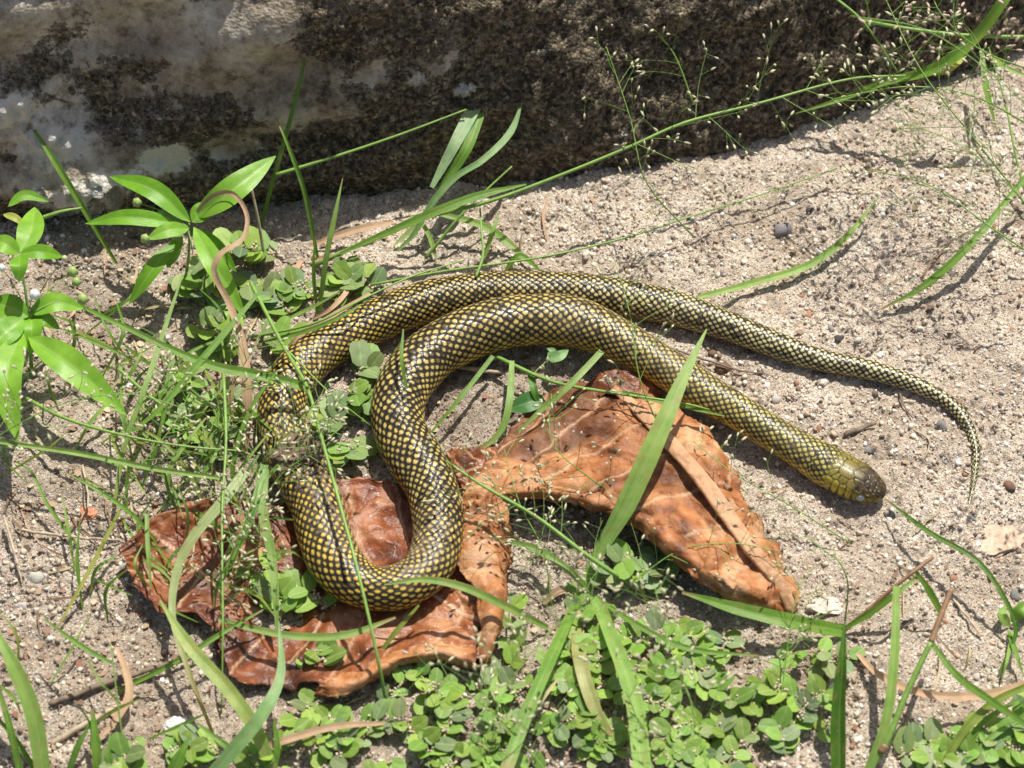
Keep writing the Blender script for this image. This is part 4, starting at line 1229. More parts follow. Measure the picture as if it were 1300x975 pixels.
# top right
T = tuft('wide bent green blade crossing the upper end of the stone foot', 1200, 90)
blade(T, [(1300,-40),(1272,4),(1238,48),(1190,86),(1120,106),(1062,128),(1010,144)], [14,14,16,15,9,7,1], [92,82,66,50,36,26,18], GREEN, fold=0.35, n=36)
blade(T, [(1180,95),(1205,88),(1228,70)], 8, [46,50,50], YELL)
stalk(T, [(1095,26),(1150,36),(1230,45),(1320,47)], 5, [62,64,66,66], taper=0.9)
stalk(T, [(1056,-6),(1095,27),(1140,92)], 4, [70,64,40])
blade(T, [(1246,62),(1252,112),(1266,168)], [5,9,1], [30,26,14], GREEN)
blade(T, [(1250,65),(1275,85),(1310,98)], 8, [30,32,30], LIGHT)
stalk(T, [(1310,275),(1290,200),(1276,130),(1255,60)], 4, [4,20,34,44])
for k, (pts, h, nb, mt) in enumerate([([(1310,270),(1240,180),(1170,90),(1120,-10)], [40,80,105,120], 22, 'seed'), ([(1310,160),(1230,120),(1150,110),(1060,125)], [60,78,82,78], 18, 'seed'), ([(1310,90),(1240,60),(1190,10),(1180,-40)], [80,100,115,120], 22, 'seed_pink'), ([(1320,330),(1260,290),(1180,235),(1100,215)], [45,60,70,70], 16, 'seed')]):
    T = tuft(['airy pale seed head hanging in front of the stone foot', 'airy pale seed head lying low over the sunlit sand', 'airy pinkish seed head high before the dark stone', 'airy pale seed head drooping above the long narrow blade'][k], 1300, [275, 160, 90, 330][k], 'grass_panicle')
    s, c = stalk(T, pts, 2.6, h)
    panicle(T, c, 0.1, nb, 0.036, 5, sl=0.0026, seed_mat=mt, rng=np.random.default_rng(50 + k))

# long stem along the foot of the stone
T = tuft('long green flowering stem slanting from the snake back to the stone', 400, 335, 'flowering_grass')
s, c = stalk(T, [(398,338),(440,318),(520,282),(620,256),(715,221),(800,186),(868,156),(960,132),(1080,100),(1150,96)], 6, [3,14,26,36,44,50,54,58,60,60], n=50)
panicle(T, c, 0.55, 18, 0.055, 6, sl=0.0024, up=0.25)
blade(T, [(432,322),(500,292),(560,266),(610,248),(668,234)], [4,9,12,11,2], [14,26,34,38,36], GREEN)
T = tuft('broad pale folded blade with a cut end by the stone foot', 530, 300)
blade(T, [(548,238),(562,212),(577,184),(604,133)], [6,13,17,18], [30,36,42,48], (0.34, 0.52, 0.26), fold=0.15)
blade(T, [(545,266),(572,222),(592,190),(612,140)], [6,12,14,11], [20,32,40,46], GREEN, fold=0.3)
blade(T, [(505,318),(525,298),(550,256),(580,224),(612,204),(648,168),(664,126)], [4,7,9,8,9,9,1], [3,12,24,34,38,44,46], BLUEG, n=34)
blade(T, [(500,312),(530,285),(556,262)], 7, [3,12,18], PALE)
blade(T, [(560,272),(612,286),(640,304),(676,336)], [6,10,10,4], [16,14,9,4], LIGHT)
stalk(T, [(540,328),(590,268),(650,211)], 5, [3,22,34])
stalk(T, [(604,352),(613,325),(611,288),(609,258)], 4.5, [22,24,28,30])
blade(T, [(612,335),(625,296),(634,268)], 6, [4,14,18], LIGHT)
blade(T, [(640,345),(660,325),(690,348)], 8, [2,8,3], GREEN)
blade(T, [(555,330),(540,290),(515,268)], 6, [3,12,14], LIGHT)
T = tuft('very long thin pale stem running over the sand behind the tail', 560, 345, 'flowering_grass')
s, c = stalk(T, [(470,362),(560,345),(690,326),(800,300),(870,277),(960,249),(1062,214)], 3.6, [8,14,18,18,16,14,12], n=40)
panicle(T, c, 0.7, 8, 0.022, 3, sl=0.0022)

# tall thin blades before the stone
T = tuft('tall thin blades standing in front of the stone', 335, 300)
blade(T, [(330,292),(348,225),(366,162),(385,86),(394,34)], [4,6,6,5,1], [3,34,58,80,92], GREEN, fold=0.5)
blade(T, [(404,332),(386,242),(366,186),(349,146)], [4,6,6,1], [3,36,54,64], GREEN, fold=0.5)
stalk(T, [(350,222),(434,196),(510,170),(592,139)], 5, [36,42,46,50])
blade(T, [(405,402),(414,330),(424,280),(435,226)], [4,7,7,1], [3,30,44,56], LIGHT, fold=0.4)
blade(T, [(403,398),(398,345),(400,300)], [4,5,1], [3,22,36], GREEN, fold=0.4)
T = tuft('single tall blade bending towards the bare grey stone face', 145, 330)
blade(T, [(148,335),(110,272),(75,214),(31,146)], [4,7,9,1], [3,26,44,60], GREEN, fold=0.5)
stalk(T, [(55,276),(80,268),(104,264)], 6, [34,34,32])

# pink-tan withered ribbon
T = tuft('withered pink-tan grass ribbon curling over the lance-leaved weed', 310, 560, 'withered_grass', 'dry grass')
blade(T, [(311,572),(313,500),(308,440),(292,388),(272,345),(281,322),(308,304),(314,274),(296,246),(270,248),(250,268)], [9,14,13,12,9,8,8,7,6,7,4], [5,24,34,44,54,58,60,62,62,58,52], TAN, mat='straw', n=60, fold=0.3, twist=1.6)
T = tuft('short withered pink-tan strip hanging beside the long ribbon', 296, 545, 'withered_grass', 'dry grass')
blade(T, [(297,545),(293,510),(296,478)], [3,8,6], [3,14,20], TAN, mat='straw')
T = tuft('pale dry stalk standing upright before the stone by the weed', 336, 330, 'withered_grass', 'dry grass')
stalk(T, [(337,335),(328,280),(319,238)], 4.5, [2,26,42], 'pale_twig', taper=0.7)
T = tuft('withered tan blades twisted on the sand behind the snake back', 430, 345, 'withered_grass', 'dry grass')
blade(T, [(500,282),(460,290),(420,302),(392,312)], [4,10,9,3], [6,9,8,3], TAN, mat='straw')
blade(T, [(395,330),(430,328),(446,342)], [6,9,3], [3,8,4], TAN, mat='straw')
blade(T, [(448,340),(440,370),(420,392),(398,405)], [5,7,6,3], [6,10,10,4], TAN, mat='straw')
blade(T, [(352,462),(378,428),(420,402),(470,372)], [3,6,7,3], [3,16,18,16], TAN, mat='straw')
blade(T, [(382,330),(376,350),(388,370)], [6,8,3], [3,6,3], TAN, mat='straw')
T = tuft('slender green stem arching just above the coil near the stone', 300, 420)
stalk(T, [(318,428),(400,410),(460,380),(520,352),(590,330)], 4, [14,26,30,30,26])
blade(T, [(330,435),(390,420),(440,398),(470,378)], 6, [12,24,28,26], GREEN)

# the left tangle
T = tuft('dense tangle of green blades rooted left of the snake bend', 320, 600)
blade(T, [(60,368),(160,416),(262,462),(335,478),(392,492)], [3,6,8,13,12], [34,38,40,38,34], GREEN, fold=0.35, n=34)
stalk(T, [(34,506),(80,530),(150,551),(230,566),(312,573)], 5, [22,28,30,30,26])
blade(T, [(-10,560),(100,576),(200,596),(286,608)], [5,7,7,5], [26,30,28,24], LIGHT, fold=0.6)
blade(T, [(232,348),(205,430),(182,498),(160,560),(144,645)], [2,6,7,6,4], [46,40,34,24,8], LIGHT)
blade(T, [(332,368),(262,450),(204,518),(168,548)], [4,9,9,4], [46,40,32,26], GREEN)
stalk(T, [(150,468),(200,510),(268,548)], 5, [26,26,22])
blade(T, [(80,418),(128,438),(168,456)], [3,5,2], [28,28,26], GREEN)
stalk(T, [(284,476),(287,560),(282,650),(283,800),(281,905)], 4.5, [40,40,36,26,4])
blade(T, [(312,598),(280,640),(247,680),(226,722),(219,780),(238,848),(272,936)], [13,14,13,10,7,6,4], [34,34,32,28,24,18,4], PALE, dry=0.9, dry_from=0.55, n=44)
blade(T, [(335,596),(334,650),(344,700),(350,760),(352,806)], [13,13,12,10,3], [36,32,28,22,16], LIGHT, fold=0.2)
blade(T, [(336,590),(320,652),(292,716),(275,748),(272,772)], [10,11,10,8,3], [36,32,26,20,14], GREEN)
stalk(T, [(318,358),(360,440),(390,492),(406,548),(432,642),(456,732),(480,838),(490,892)], 5.5, [30,36,40,42,42,38,24,4], n=50, taper=0.8)
blade(T, [(512,418),(510,455),(516,494)], [2,5,4], [40,38,32], GREEN)
stalk(T, [(360,440),(420,500),(470,540)], 3, [30,26,20])
blade(T, [(186,648),(188,700),(192,748)], [5,6,2], [30,26,18], LIGHT)
blade(T, [(152,876),(220,842),(282,804),(334,774)], [6,7,7,2], [4,16,20,18], GREEN, fold=0.5)
blade(T, [(276,786),(330,800),(380,808),(440,806),(502,784)], [5,9,10,10,3], [16,20,22,22,20], LIGHT)
blade(T, [(478,834),(503,802),(532,768)], [4,7,3], [5,14,20], OLV)
blade(T, [(152,648),(130,692),(106,738),(74,796)], [4,6,5,2], [26,20,12,3], YELL)
blade(T, [(228,640),(215,600),(238,560),(262,530)], [3,6,6,2], [6,18,26,30], LIGHT)
blade(T, [(180,620),(200,560),(214,500),(222,440)], [3,5,5,2], [6,22,34,40], GREEN)
blade(T, [(262,650),(240,600),(205,560),(170,540)], [3,5,5,2], [6,18,24,24], OLV)
blade(T, [(300,640),(296,590),(318,520),(352,470)], [4,7,6,2], [6,22,36,44], GREEN)
blade(T, [(318,640),(345,600),(390,560)], [4,6,2], [8,26,30], LIGHT)
blade(T, [(200,690),(170,655),(120,620),(84,600)], [3,6,5,2], [5,16,22,22], GREEN)
blade(T, [(96,690),(60,640),(40,600),(18,585)], [3,5,4,2], [4,12,16,18], GREEN)
for k, (pts, h, nb) in enumerate([([(300,650),(330,590),(370,545),(410,500)], [10,30,40,46], 22), ([(290,820),(280,750),(300,690),(320,640)], [6,26,36,42], 18), ([(250,600),(270,540),(300,480),(330,430)], [8,24,36,44], 16), ([(360,760),(340,700),(310,650),(260,620)], [8,24,34,38], 18), ([(330,640),(360,600),(395,575),(430,545)], [14,30,38,42], 20), ([(150,640),(180,590),(220,540),(240,500)], [5,18,28,34], 10)]):
    T = tuft(['fine pale seed head tangled over the soil clod on the snake', 'fine pale seed head hanging above the wet dark leaf', 'fine pale seed head below the lance-leaved weed', 'fine pale seed head over the middle of the wet dark leaf', 'fine pale seed head brushing the snake bend below the coil', 'sparse seed head over bare sand left of the grass tangle'][k], pts[0][0], pts[0][1], 'grass_panicle')
    s, c = stalk(T, pts, 2.4, h)
    panicle(T, c, 0.25, nb, 0.026, 5, sl=0.0024, rng=np.random.default_rng(80 + k))

# lower left
T = tuft('broad light green blades rising at the corner beside the dry straw', 20, 985)
blade(T, [(-12,790),(16,842),(42,905),(56,990)][::-1], [20,22,20,4], [6,26,40,46], LIGHT, fold=0.2)
blade(T, [(28,990),(12,920),(-6,860)], [9,9,3], [4,20,30], GREEN)
blade(T, [(124,990),(122,945),(117,900)], [10,13,4], [4,14,20], GREEN)
blade(T, [(84,990),(98,950),(116,915)], [6,9,3], [4,12,14], DEEP)
blade(T, [(150,990),(138,965),(140,930)], [6,8,2], [4,10,14], GREEN)
blade(T, [(50,985),(20,940),(-8,905)], [6,8,3], [4,12,14], DEEP)
T = tuft('yellow-green striped blade and blue-green blade crossing near the wet leaf', 330, 985)
blade(T, [(352,992),(322,922),(290,876),(242,822),(203,762)], [15,18,18,16,2], [4,20,28,34,38], (0.38, 0.50, 0.13), fold=0.2)
blade(T, [(262,992),(300,948),(332,908),(356,858),(354,788)], [17,19,17,10,1], [6,20,28,34,36], BLUEG, fold=0.25)
blade(T, [(345,990),(352,950),(348,915)], [6,9,3], [4,14,20], GREEN)
blade(T, [(330,975),(285,945),(250,918)], [6,9,3], [4,12,14], GREEN)
blade(T, [(214,992),(228,962),(240,936)], [16,17,2], [6,14,18], GREEN)
T = tuft('thin weak seedling with one side blade above the dry straw', 158, 965)
stalk(T, [(160,972),(148,880),(141,818)], 3.5, [3,24,36])
blade(T, [(141,842),(100,818),(56,786)], [5,7,2], [30,32,30], GREEN)
T = tuft('green blades inside the snake loop over crumbly soil', 640, 560)
blade(T, [(650,458),(647,508),(637,545),(612,568),(570,572)], [6,9,9,6,3], [14,14,10,5,3], LIGHT, dry=0.9, dry_from=0.55)
stalk(T, [(628,452),(700,484),(760,496),(868,512),(900,520)], 5.5, [12,20,24,26,24])
blade(T, [(764,446),(722,490),(690,518),(658,548)], [8,9,8,3], [26,24,20,14], LIGHT)
blade(T, [(626,452),(582,508),(538,560)], [6,6,2], [16,14,8], GREEN)
blade(T, [(790,498),(850,512),(920,528)], [5,7,2], [22,24,24], GREEN)
blade(T, [(460,535),(485,475),(512,430)], [6,7,2], [4,10,24], GREEN)
T = tuft('toothed dark green weed leaf inside the snake loop', 670, 520, 'weed', 'plant')
blade(T, [(690,505),(668,512),(645,520)], 26, [10,12,8], (0.07, 0.2, 0.05), mat='leaf', name='leaf')
blade(T, [(672,472),(678,495),(684,515)], 10, [14,14,10], DEEP, mat='leaf', name='leaf')
blade(T, [(695,455),(710,452),(722,444)], 14, [16,18,18], BLUEG, mat='leaf', name='leaf')
blade(T, [(695,455),(702,446),(694,442)], 9, [16,18,18], BLUEG, mat='leaf', name='leaf')
stalk(T, [(690,510),(676,480),(696,456)], 2.5, [4,12,16])

# seed heads over the curled leaf and the neck
for k, (pts, h, nb, lab) in enumerate([([(800,640),(740,600),(700,560),(700,500)], [10,34,44,48], 16, 'sparse seed head in front of the curled leaf and inner loop'), ([(845,560),(812,480),(800,400),(780,330)], [14,40,54,60], 14, 'sparse seed head crossing the snake neck upwards'), ([(1080,690),(1000,640),(930,600),(880,560)], [4,18,26,30], 9, 'sparse seed head on the shaded sand under the snake neck'), ([(780,760),(860,700),(930,690),(990,700)], [6,22,28,28], 16, 'sparse seed head in front of the hollow under the curled leaf'), ([(700,770),(690,700),(660,640),(640,570)], [6,24,36,42], 16, 'sparse seed head before the curled rim of the wet leaf'), ([(990,900),(1000,820),(1010,760),(1030,720)], [6,22,32,36], 10, 'sparse seed head over the creeper beside the dark green blade'), ([(700,985),(620,900),(560,860),(520,850)], [10,26,34,34], 10, 'sparse seed head over the creeper below the wet leaf'), ([(880,130),(850,60),(800,20),(760,-20)], [40,60,70,76], 12, 'sparse seed head against the dark stone crust'), ([(880,300),(820,230),(800,150),(770,60)], [10,40,60,78], 14, 'sparse seed head rising from the sand before the stone')]):
    T = tuft(lab, pts[0][0], pts[0][1], 'grass_panicle')
    s, c = stalk(T, pts, 2.2, h)
    panicle(T, c, 0.2, nb, 0.028, 4, sl=0.0023, rng=np.random.default_rng(120 + k))

# ================================================================== lance-leaved weeds
def lance(parent, a, b, w, h, col, cup=0.22, name='leaf', n=26, bendpt=None):
    pts = [a, bendpt or ((a[0] + b[0]) / 2, (a[1] + b[1]) / 2 - 4), b]
    u = np.linspace(0, 1, 12)
    prof = w * np.clip(np.sin(np.pi * u ** 0.85) ** 0.8, 0.03, 1)
    return blade(parent, pts, list(prof), h, col, mat='leaf', name=name, fold=cup, across=9, n=n)

def bud(parent, px, py, mm, r_px, mat='bud', name='bud'):
    p = P(px, py, mm); r = r_px * mpp(p)
    ph = np.linspace(0, np.pi, 8); az = np.linspace(0, 2 * np.pi, 10, endpoint=False)
    PH, AZ = np.meshgrid(ph, az, indexing='ij')
    rad = np.sin(PH) * (1 + 0.12 * np.cos(AZ * 5))
    sp = np.stack([rad * np.cos(AZ), rad * np.sin(AZ), np.cos(PH) * 1.1], -1).reshape(-1, 3) * r
    return obj(name, sp + p, grid_faces(8, 10, True), M[mat], parent, origin=p)

LG = (0.17, 0.39, 0.025); LG2 = (0.23, 0.46, 0.045)
T = tuft('bright green lance-leaved weed growing at the stone foot', 238, 350, 'weed', 'plant')
stalk(T, [(236,352),(240,318),(240,284)], 5, [0,24,46])
lance(T, (242,282), (139,224), 27, [46,54,50], LG, bendpt=(195,242))
lance(T, (246,276), (350,198), 36, [46,58,58], LG2, bendpt=(290,246))
lance(T, (232,286), (108,284), 22, [44,48,42], LG, bendpt=(165,276))
lance(T, (240,290), (186,304), 21, [46,50,48], LG2)
lance(T, (222,308), (164,386), 22, [36,34,22], LG)
lance(T, (246,288), (312,404), 27, [44,44,28], LG2, bendpt=(272,335))
lance(T, (244,282), (272,262), 26, [46,48,46], LG)
lance(T, (250,292), (300,345), 20, [38,36,26], LG)
lance(T, (232,300), (212,340), 20, [38,32,22], LG)
for a, b, h in ((174, 257, 50), (184, 303, 48), (246, 331, 36), (205, 272, 46)):
    fs, _ = stalk(T, [(238,288),((238+a)/2,(288+b)/2-4),(a,b)], 2, [44,48,h], name='flower_stalk')
    bud(fs, a, b, h, 6)
T = tuft('bright green lance-leaved weed with white buds towards the corner', 30, 470, 'weed', 'plant')
stalk(T, [(40,470),(36,400),(25,322)], 6, [0,34,62])
lance(T, (25,322), (44,263), 34, [62,66,62], LG2, bendpt=(38,296))
lance(T, (25,322), (-12,306), 24, [62,66,64], LG2)
lance(T, (25,322), (80,326), 20, [62,64,58], LG)
lance(T, (25,324), (24,358), 24, [62,64,58], LG)
lance(T, (38,398), (106,392), 26, [40,46,42], LG2, bendpt=(70,384))
lance(T, (40,402), (76,418), 18, [38,40,36], LG)
lance(T, (36,402), (-15,385), 34, [40,44,42], LG)
lance(T, (36,428), (160,526), 40, [40,42,28], LG2, bendpt=(88,462))
lance(T, (28,420), (22,560), 42, [42,44,30], LG2, bendpt=(8,478))
lance(T, (30,405), (-18,450), 36, [42,46,42], LG)
lance(T, (40,395), (40,450), 30, [36,40,34], LG)
lance(T, (10,262), (62,256), 14, [56,60,56], LG, bendpt=(32,248))
lance(T, (4,272), (36,290), 10, [56,58,54], YELL)
for a, b, h, m, r in ((44, 374, 48, 'petal', 7), (92, 345, 50, 'bud', 7), (97, 358, 48, 'bud', 6), (105, 380, 44, 'bud', 7), (2, 340, 60, 'petal', 5), (82, 328, 58, 'seed', 4)):
    fs, _ = stalk(T, [(36,400),((36+a)/2,(400+b)/2-6),(a,b)], 1.8, [40,46,h], name='flower_stalk')
    bud(fs, a, b, h, r, m, 'flower' if m == 'petal' else 'bud')

# ================================================================== round-leaved creepers
def round_leaf_mesh(seed):
    r = np.random.default_rng(seed)
    k, rings = 14, 4
    asp = r.uniform(0.72, 0.88)
    V, al, ac = [(0.5, 0, -0.03)], [0.5], [0.0]
    for q in range(1, rings + 1):
        for j in range(k):
            a = 2 * math.pi * j / k; rad = q / rings * 0.5
            w = 1 + 0.05 * r.normal() * (q == rings) + 0.05 * math.cos(2 * a)
            x = 0.5 + rad * math.cos(a) * w; y = rad * math.sin(a) * asp * w
            V.append((x, y, 0.10 * abs(y) + 0.06 * math.cos(a) * rad - 0.12 * (x - 0.5)**2 + 0.012 * r.normal()))
            al.append(x); ac.append(y / 0.45)
    F = [(0, 1 + j, 1 + (j + 1) % k) for j in range(k)]
    for q in range(rings - 1):
        for j in range(k):
            a0 = 1 + q * k + j; a1 = 1 + q * k + (j + 1) % k
            F.append((a0, a0 + k, a1 + k, a1))
    V = np.array(V)
    return mesh_data('leaf', V, F, M['round_leaf'], {'along': np.array(al), 'across': np.array(ac), 'dry': np.zeros(len(V))})
RL = [round_leaf_mesh(k) for k in range(8)]

def flower_mesh(seed):
    r = np.random.default_rng(seed)
    parts = []
    for _ in range(9):
        c = r.normal(size=3) * np.array([0.0014, 0.0014, 0.0007]); d = r.normal(size=3) + np.array([0, 0, 1.2])
        parts.append(seed_shape(c, d, 0.0019, 0.0006))
    v, f = join(parts)
    return mesh_data('flower_cluster', v, f, M['flower'])
FL = [flower_mesh(k) for k in range(3)]

def creeper(px, py, ang, ln_px, pairs, size_px, label, group, lift=5.0, grey=0.3, curve=0.0, flowers=True):
    """one runner with pairs of round leaves"""
    base = P(px, py)
    T = thing('creeping_plant', label, 'plant', tuple(base), group)
    m = mpp(base)
    d = np.array([math.cos(ang), math.sin(ang)])
    pts = []
    for k in range(7):
        u = k / 6
        a = ang + curve * u
        q = base[:2] + np.array([math.cos(a), math.sin(a)]) * ln_px * m * u
        pts.append([q[0], q[1], float(gh(q[0], q[1])) + 0.001 + lift * 0.001 * math.sin(math.pi * min(1, u * 0.9)) ** 1.0])
    c = catmull(pts, 24)
    c[:, 2] += 0.0012 * pn(c[:, 0] * 120, c[:, 1] * 120, 1.0)
    v, f = tube(c, np.linspace(0.00062, 0.00035, 24), 6)
    obj('runner', v, f, M['runner'], T)
    t = frames(c)
    loc = np.array(T.location)
    for k in range(pairs + 1):
        i = min(23, int((k + 0.6) / (pairs + 0.7) * 23))
        for sgn in ((1, -1) if k < pairs else (0,)):
            if random.random() < 0.08: continue
            o = bpy.data.objects.new('leaf', random.choice(RL))
            s = size_px * m * random.uniform(0.72, 1.18) * (0.8 if k == pairs else 1)
            yaw = math.atan2(t[i][1], t[i][0]) + sgn * random.uniform(0.75, 1.5) + random.uniform(-.25, .25)
            o.rotation_euler = (random.uniform(-.4, .4), random.uniform(-.55, .12), yaw)
            o.scale = (s, s, s)
            o.location = tuple(c[i] + np.array([0, 0, random.uniform(0.0008, 0.0035)]) - loc)
            link(o, T)
            g = random.random() < grey
            base_c = np.array((0.20, 0.29, 0.115) if g else (0.21, 0.36, 0.06)) * random.uniform(0.7, 1.3) * np.array([random.uniform(.9, 1.2), 1, random.uniform(.8, 1.3)])
            o.color = (*base_c, 1)
        if flowers and random.random() < 0.55:
            o = bpy.data.objects.new('flower_cluster', random.choice(FL))
            o.location = tuple(c[i] + np.array([0, 0, 0.0012]) - loc); o.rotation_euler = (0, 0, random.uniform(0, 6))
            link(o, T)
    return T

def inside(poly, x, y):
    r = False; j = len(poly) - 1
    for i in range(len(poly)):
        if (poly[i][1] > y) != (poly[j][1] > y) and x < (poly[j][0] - poly[i][0]) * (y - poly[i][1]) / (poly[j][1] - poly[i][1]) + poly[i][0]: r = not r
        j = i
    return r
AREAS = [
    ([(345,905),(470,888),(600,872),(650,830),(720,815),(830,790),(900,800),(1000,812),(1055,830),(1045,930),(1000,990),(360,1000)], 66, 34, 26, 0.25, 'round-leaved creeping plant in the green mat below the dead leaves', 'creepers of the green mat'),
    ([(835,650),(900,670),(945,740),(860,750),(800,720)], 8, 30, 32, 0.75, 'greyish round-leaved creeper in the hollow beneath the curled leaf', 'creepers under the curled leaf'),
    ([(350,715),(430,745),(425,860),(345,880),(335,800)], 4, 30, 32, 0.15, 'bright round-leaved creeper growing over the wet dark leaf', 'creepers over the wet leaf'),
    ([(230,350),(360,325),(375,400),(300,500),(240,450)], 8, 30, 32, 0.5, 'round-leaved creeper in the shade of the lance-leaved weed', 'creepers by the weed'),
    ([(425,480),(455,480),(450,575),(432,570)], 4, 14, 34, 0.5, 'round-leaved creeper between the two snake bends', 'creepers between the bends'),
    ([(1140,935),(1320,900),(1320,1000),(1130,1000)], 11, 36, 32, 0.4, 'round-leaved creeper around the foot of the sweeping grass stems', 'creepers by the sweeping stems'),
    ([(150,955),(330,950),(330,1000),(120,1000)], 7, 28, 30, 0.3, 'round-leaved creeper near the bright white chip', 'creepers near the white chip'),
    ([(225,480),(320,520),(320,600),(240,560)], 5, 28, 30, 0.6, 'round-leaved creeper under the grass tangle', 'creepers under the tangle'),
    ([(385,370),(470,345),(480,375),(410,410)], 4, 26, 24, 0.5, 'small round-leaved creeper against the snake back', 'creepers against the back')]
for poly, count, ln, size, grey, lab, grp in AREAS:
    xs_ = [q[0] for q in poly]; ys_ = [q[1] for q in poly]
    got, tr = [], 0
    mind = 0.8 * math.sqrt((max(xs_) - min(xs_)) * (max(ys_) - min(ys_)) / count)
    while len(got) < count and tr < 4000:
        tr += 1
        a, b = random.uniform(min(xs_), max(xs_)), random.uniform(min(ys_), max(ys_))
        if not inside(poly, a, b): continue
        if any(math.hypot(a - q[0], b - q[1]) < mind * (1 - tr / 5000) for q in got): continue
        got.append((a, b))
        creeper(a, b, random.uniform(0, 6.28), ln * random.uniform(1.2, 2.4), random.randint(3, 5), size * 0.95, lab, grp, random.uniform(3, 8), grey, random.uniform(-.8, .8))

# ================================================================== twigs and straws
def twig(pts, w, h, mat, label, name='twig', cat='twig'):
    T = tuft(label, *pts[0], name=name, cat=cat)
    k = len(pts); hh = np.interp(np.linspace(0, 1, k), np.linspace(0, 1, len(h)), h)
    c = catmull([P(a, b, q) for (a, b), q in zip(pts, hh)], 30)
    c = c + 0.0006 * np.stack([pn(c[:, 0] * 200, c[:, 1] * 200, s) for s in (1., 5., 9.)], -1)
    r = np.array([mpp(q) for q in c]) * w * 0.5 * np.interp(np.linspace(0, 1, 30), [0, .1, .8, 1], [.7, 1, .85, .45]) * (1 + 0.15 * pn(np.arange(30) * 0.7, 3.3))
    v, f = tube(c, r, 7)
    b = obj('stick', v, f, M[mat], T)
    return T
twig([(62,894),(150,862),(255,832)], 8, [3, 4, 5], 'twig', 'long grey-brown straw stick left of the wet leaf')
twig([(65,945),(110,918),(178,880)], 8, [2, 3, 3], 'pale_twig', 'pale flattened straw beside the grey-brown straw stick')
twig([(18,671),(80,680),(152,686)], 4, [3, 5, 4], 'pale_twig', 'thin bleached twig by the orange brick fragment')
twig([(1072,553),(1090,545),(1112,537)], 7, [2, 3, 3], 'twig', 'short dark twig beside the snake head')
twig([(582,466),(612,470),(642,474)], 6, [4, 6, 6], 'pale_twig', 'short pale straw against the inner side of the loop')
twig([(172,585),(160,560),(170,520),(205,480)], 3, [2, 5, 6, 8], 'pale_twig', 'thin dry root among the tangled blades')
twig([(105,590),(112,640),(102,660)], 3, [2, 5, 4], 'pale_twig', 'thin dry root above the orange brick fragment')
twig([(5,655),(18,700),(28,740)], 4, [8, 5, 2], 'pale_twig', 'thin tan stem bent down onto sand at the mat edge')
twig([(1210,760),(1230,785),(1246,808)], 4, [2, 4, 3], 'pale_twig', 'tiny tan twig below the flat pinkish stone')
twig([(1142,498),(1148,515),(1158,530)], 3, [2, 3, 2], 'twig', 'tiny hooked dark twig under the tail')
twig([(1160,545),(1180,560),(1172,585)], 2.5, [1, 2, 2], 'pale_twig', 'hair-thin pale rootlet below the tail')
twig([(860,445),(940,470),(975,475)], 3, [3, 3, 2], 'twig', 'thin dark twig between the tail and the neck')
T = tuft('dry tan leaf strip lying across the green mat', 380, 935, 'withered_grass', 'dry grass')
blade(T, [(308,962),(362,940),(428,922),(500,918)], [6,10,9,3], [6,14,14,8], TAN, mat='straw')
T = tuft('curled pinkish dry strip beside the weak seedling', 155, 880, 'withered_grass', 'dry grass')
blade(T, [(148,822),(160,852),(164,882),(146,915),(118,945)], [5,9,11,9,3], [14,14,12,8,3], TAN, mat='straw')
T = tuft('tan dry leaf strip on the sand between the rim and the tall tuft', 705, 760, 'withered_grass', 'dry grass')
blade(T, [(690,765),(710,750),(735,748)], [7,11,4], [2,5,3], TAN, mat='straw')
T = tuft('thin tan straw rising through the green mat below the tall tuft', 655, 940, 'withered_grass', 'dry grass')
blade(T, [(652,945),(680,900),(708,862)], [4,7,3], [6,14,14], STRAW, mat='straw')

# extra fine blades in the left tangle
rt = random.Random(31)
for k in range(90):
    a, b = (rt.uniform(90, 340), rt.uniform(400, 760)) if k < 62 else (rt.uniform(-5, 240), rt.uniform(270, 980))
    an = rt.choice([-1.2, -0.7, 0.4, -2.0, 0.9, -1.6]) + rt.uniform(-.3, .3); ln = rt.uniform(50, 120)
    bend = rt.uniform(-18, 18)
    m1 = (a + math.cos(an) * ln * .5 + bend, b + math.sin(an) * ln * .5 - abs(bend) * .4)
    e1 = (a + math.cos(an) * ln, b + math.sin(an) * ln)
    T = tuft('single thin grass shoot in the tangle by the weeds' if k < 62 else 'single thin grass shoot on open sand around the weeds', a, b, 'grass_plant', 'grass', 'thin shoots in the tangle' if k < 62 else 'thin shoots on open sand')
    blade(T, [(a, b), m1, e1], [2, rt.uniform(3, 5.5), 1], [2, rt.uniform(8, 24), rt.uniform(10, 30)], rt.choice([GREEN, LIGHT, DEEP, OLV, GREEN]), n=14, across=3)
for k in range(70):
    a, b = (rt.uniform(0, 350), rt.uniform(300, 800)) if k < 52 else (rt.uniform(300, 1290), rt.uniform(260, 970))
    an = rt.uniform(0, 6.28); ln = rt.uniform(25, 70)
    T = tuft(('thin dry straw lying under the green tangle' if k < 52 else 'short loose dry straw lying apart from the tangle'), a, b, 'withered_grass', 'dry grass', 'dry straws under the tangle' if k < 52 else 'loose dry straws')
    blade(T, [(a, b), (a + math.cos(an) * ln * .5 + rt.uniform(-6, 6), b + math.sin(an) * ln * .5), (a + math.cos(an) * ln, b + math.sin(an) * ln)], [1.5, rt.uniform(2, 4.5), 1], [1.5, rt.uniform(2, 6), 2], rt.choice([TAN, STRAW, STRAW, (0.22, 0.13, 0.08)]), n=10, across=3, mat='straw', name='straw')

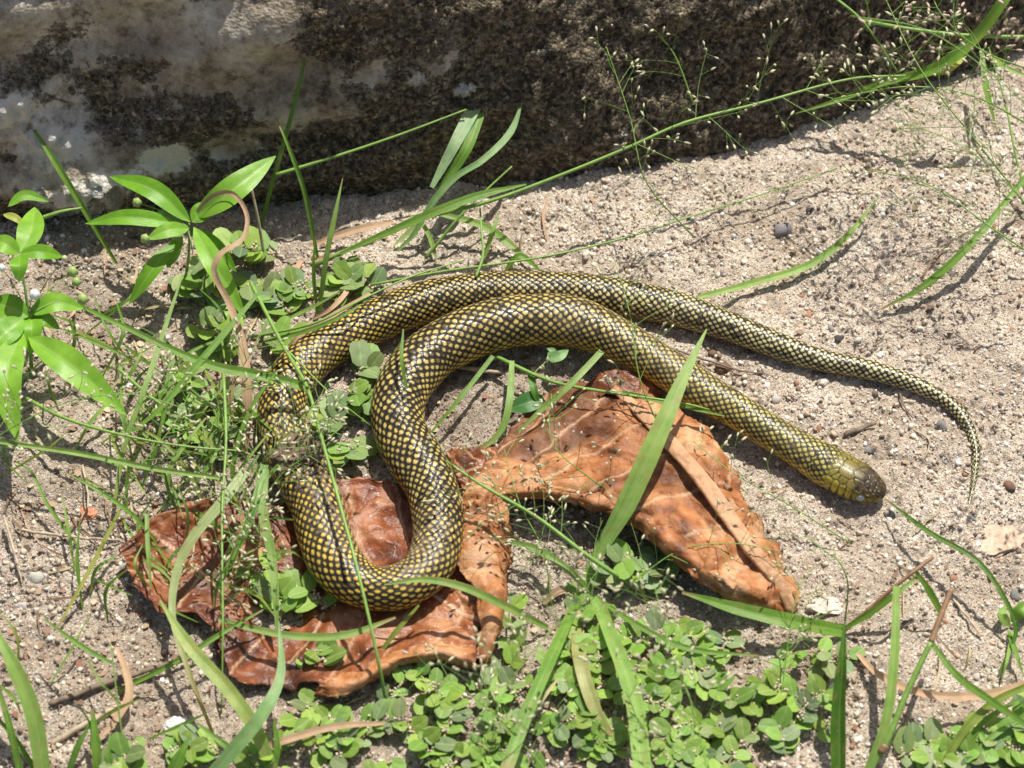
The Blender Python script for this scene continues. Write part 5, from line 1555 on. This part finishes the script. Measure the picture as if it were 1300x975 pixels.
# tall seed heads that lean in from outside, high over the sand
for k, (pts, h, mt, lab) in enumerate([([(1640,560),(1460,300),(1300,130),(1180,40),(1080,20)], [0,110,170,190,195], 'seed_pink', 'tall leaning seed head with pinkish spikelets before the stone'), ([(1620,760),(1480,480),(1330,290),(1230,190),(1130,150)], [0,100,150,165,165], 'seed', 'tall leaning seed head with pale spikelets over the sunlit sand'), ([(-180,760),(-60,600),(60,520),(160,500),(240,520)], [0,50,80,84,80], 'seed', 'leaning seed head in front of the lance leaves and tangle'), ([(560,1160),(600,1000),(640,880),(700,800),(760,760)], [0,60,76,80,80], 'seed', 'leaning seed head over the tall tuft and green mat'), ([(900,1150),(900,1000),(880,900),(850,820),(830,740)], [0,56,70,76,78], 'seed', 'leaning seed head over the green mat and hollow')]):
    T = tuft(lab, pts[0][0], pts[0][1], 'grass_panicle', 'grass')
    s, c = stalk(T, pts, 2.6, h, n=40)
    panicle(T, c, 0.5, 22, 0.036, 5, sl=0.0025, seed_mat=mt, rng=np.random.default_rng(300 + k))

# countless crumbs of leaf litter
def build_litter(count):
    r = np.random.default_rng(91); V, F = [], []; n = 0
    while n < count:
        x, y = r.uniform(-0.36, 0.36), r.uniform(-0.29, 0.31)
        if r.uniform() > 0.10 + 0.9 * float(humus(np.array([x]), np.array([y]))[0]) or y > stone_y(x) - 0.004: continue
        ln = r.uniform(0.0012, 0.0045); w = ln * (r.uniform(0.12, 0.3) if r.uniform() < 0.6 else r.uniform(0.5, 0.9)); an = r.uniform(0, 6.28)
        z = float(gh(x, y)) + 0.0012 + r.uniform(0, 0.0012)
        d = np.array([math.cos(an), math.sin(an), r.uniform(-.4, .4)]) * ln / 2; s = np.array([-math.sin(an), math.cos(an), r.uniform(-.4, .4)]) * w / 2
        c = np.array([x, y, z]); b = len(V) * 1
        V += [c - d, c - d * 0.3 + s, c + d * 0.5 + s * 0.8 + [0, 0, 0.0003], c + d, c + d * 0.2 - s, c - d * 0.5 - s * 0.9 + [0, 0, 0.0003]]
        F.append([b, b + 1, b + 2, b + 3, b + 4, b + 5]); n += 1
    o = obj('leaf_litter', np.array(V), F, M['litter'])
    tag(o, 'crumbs of brown leaf litter and straw bits on the sand', 'litter', kind='stuff')
build_litter(4200)
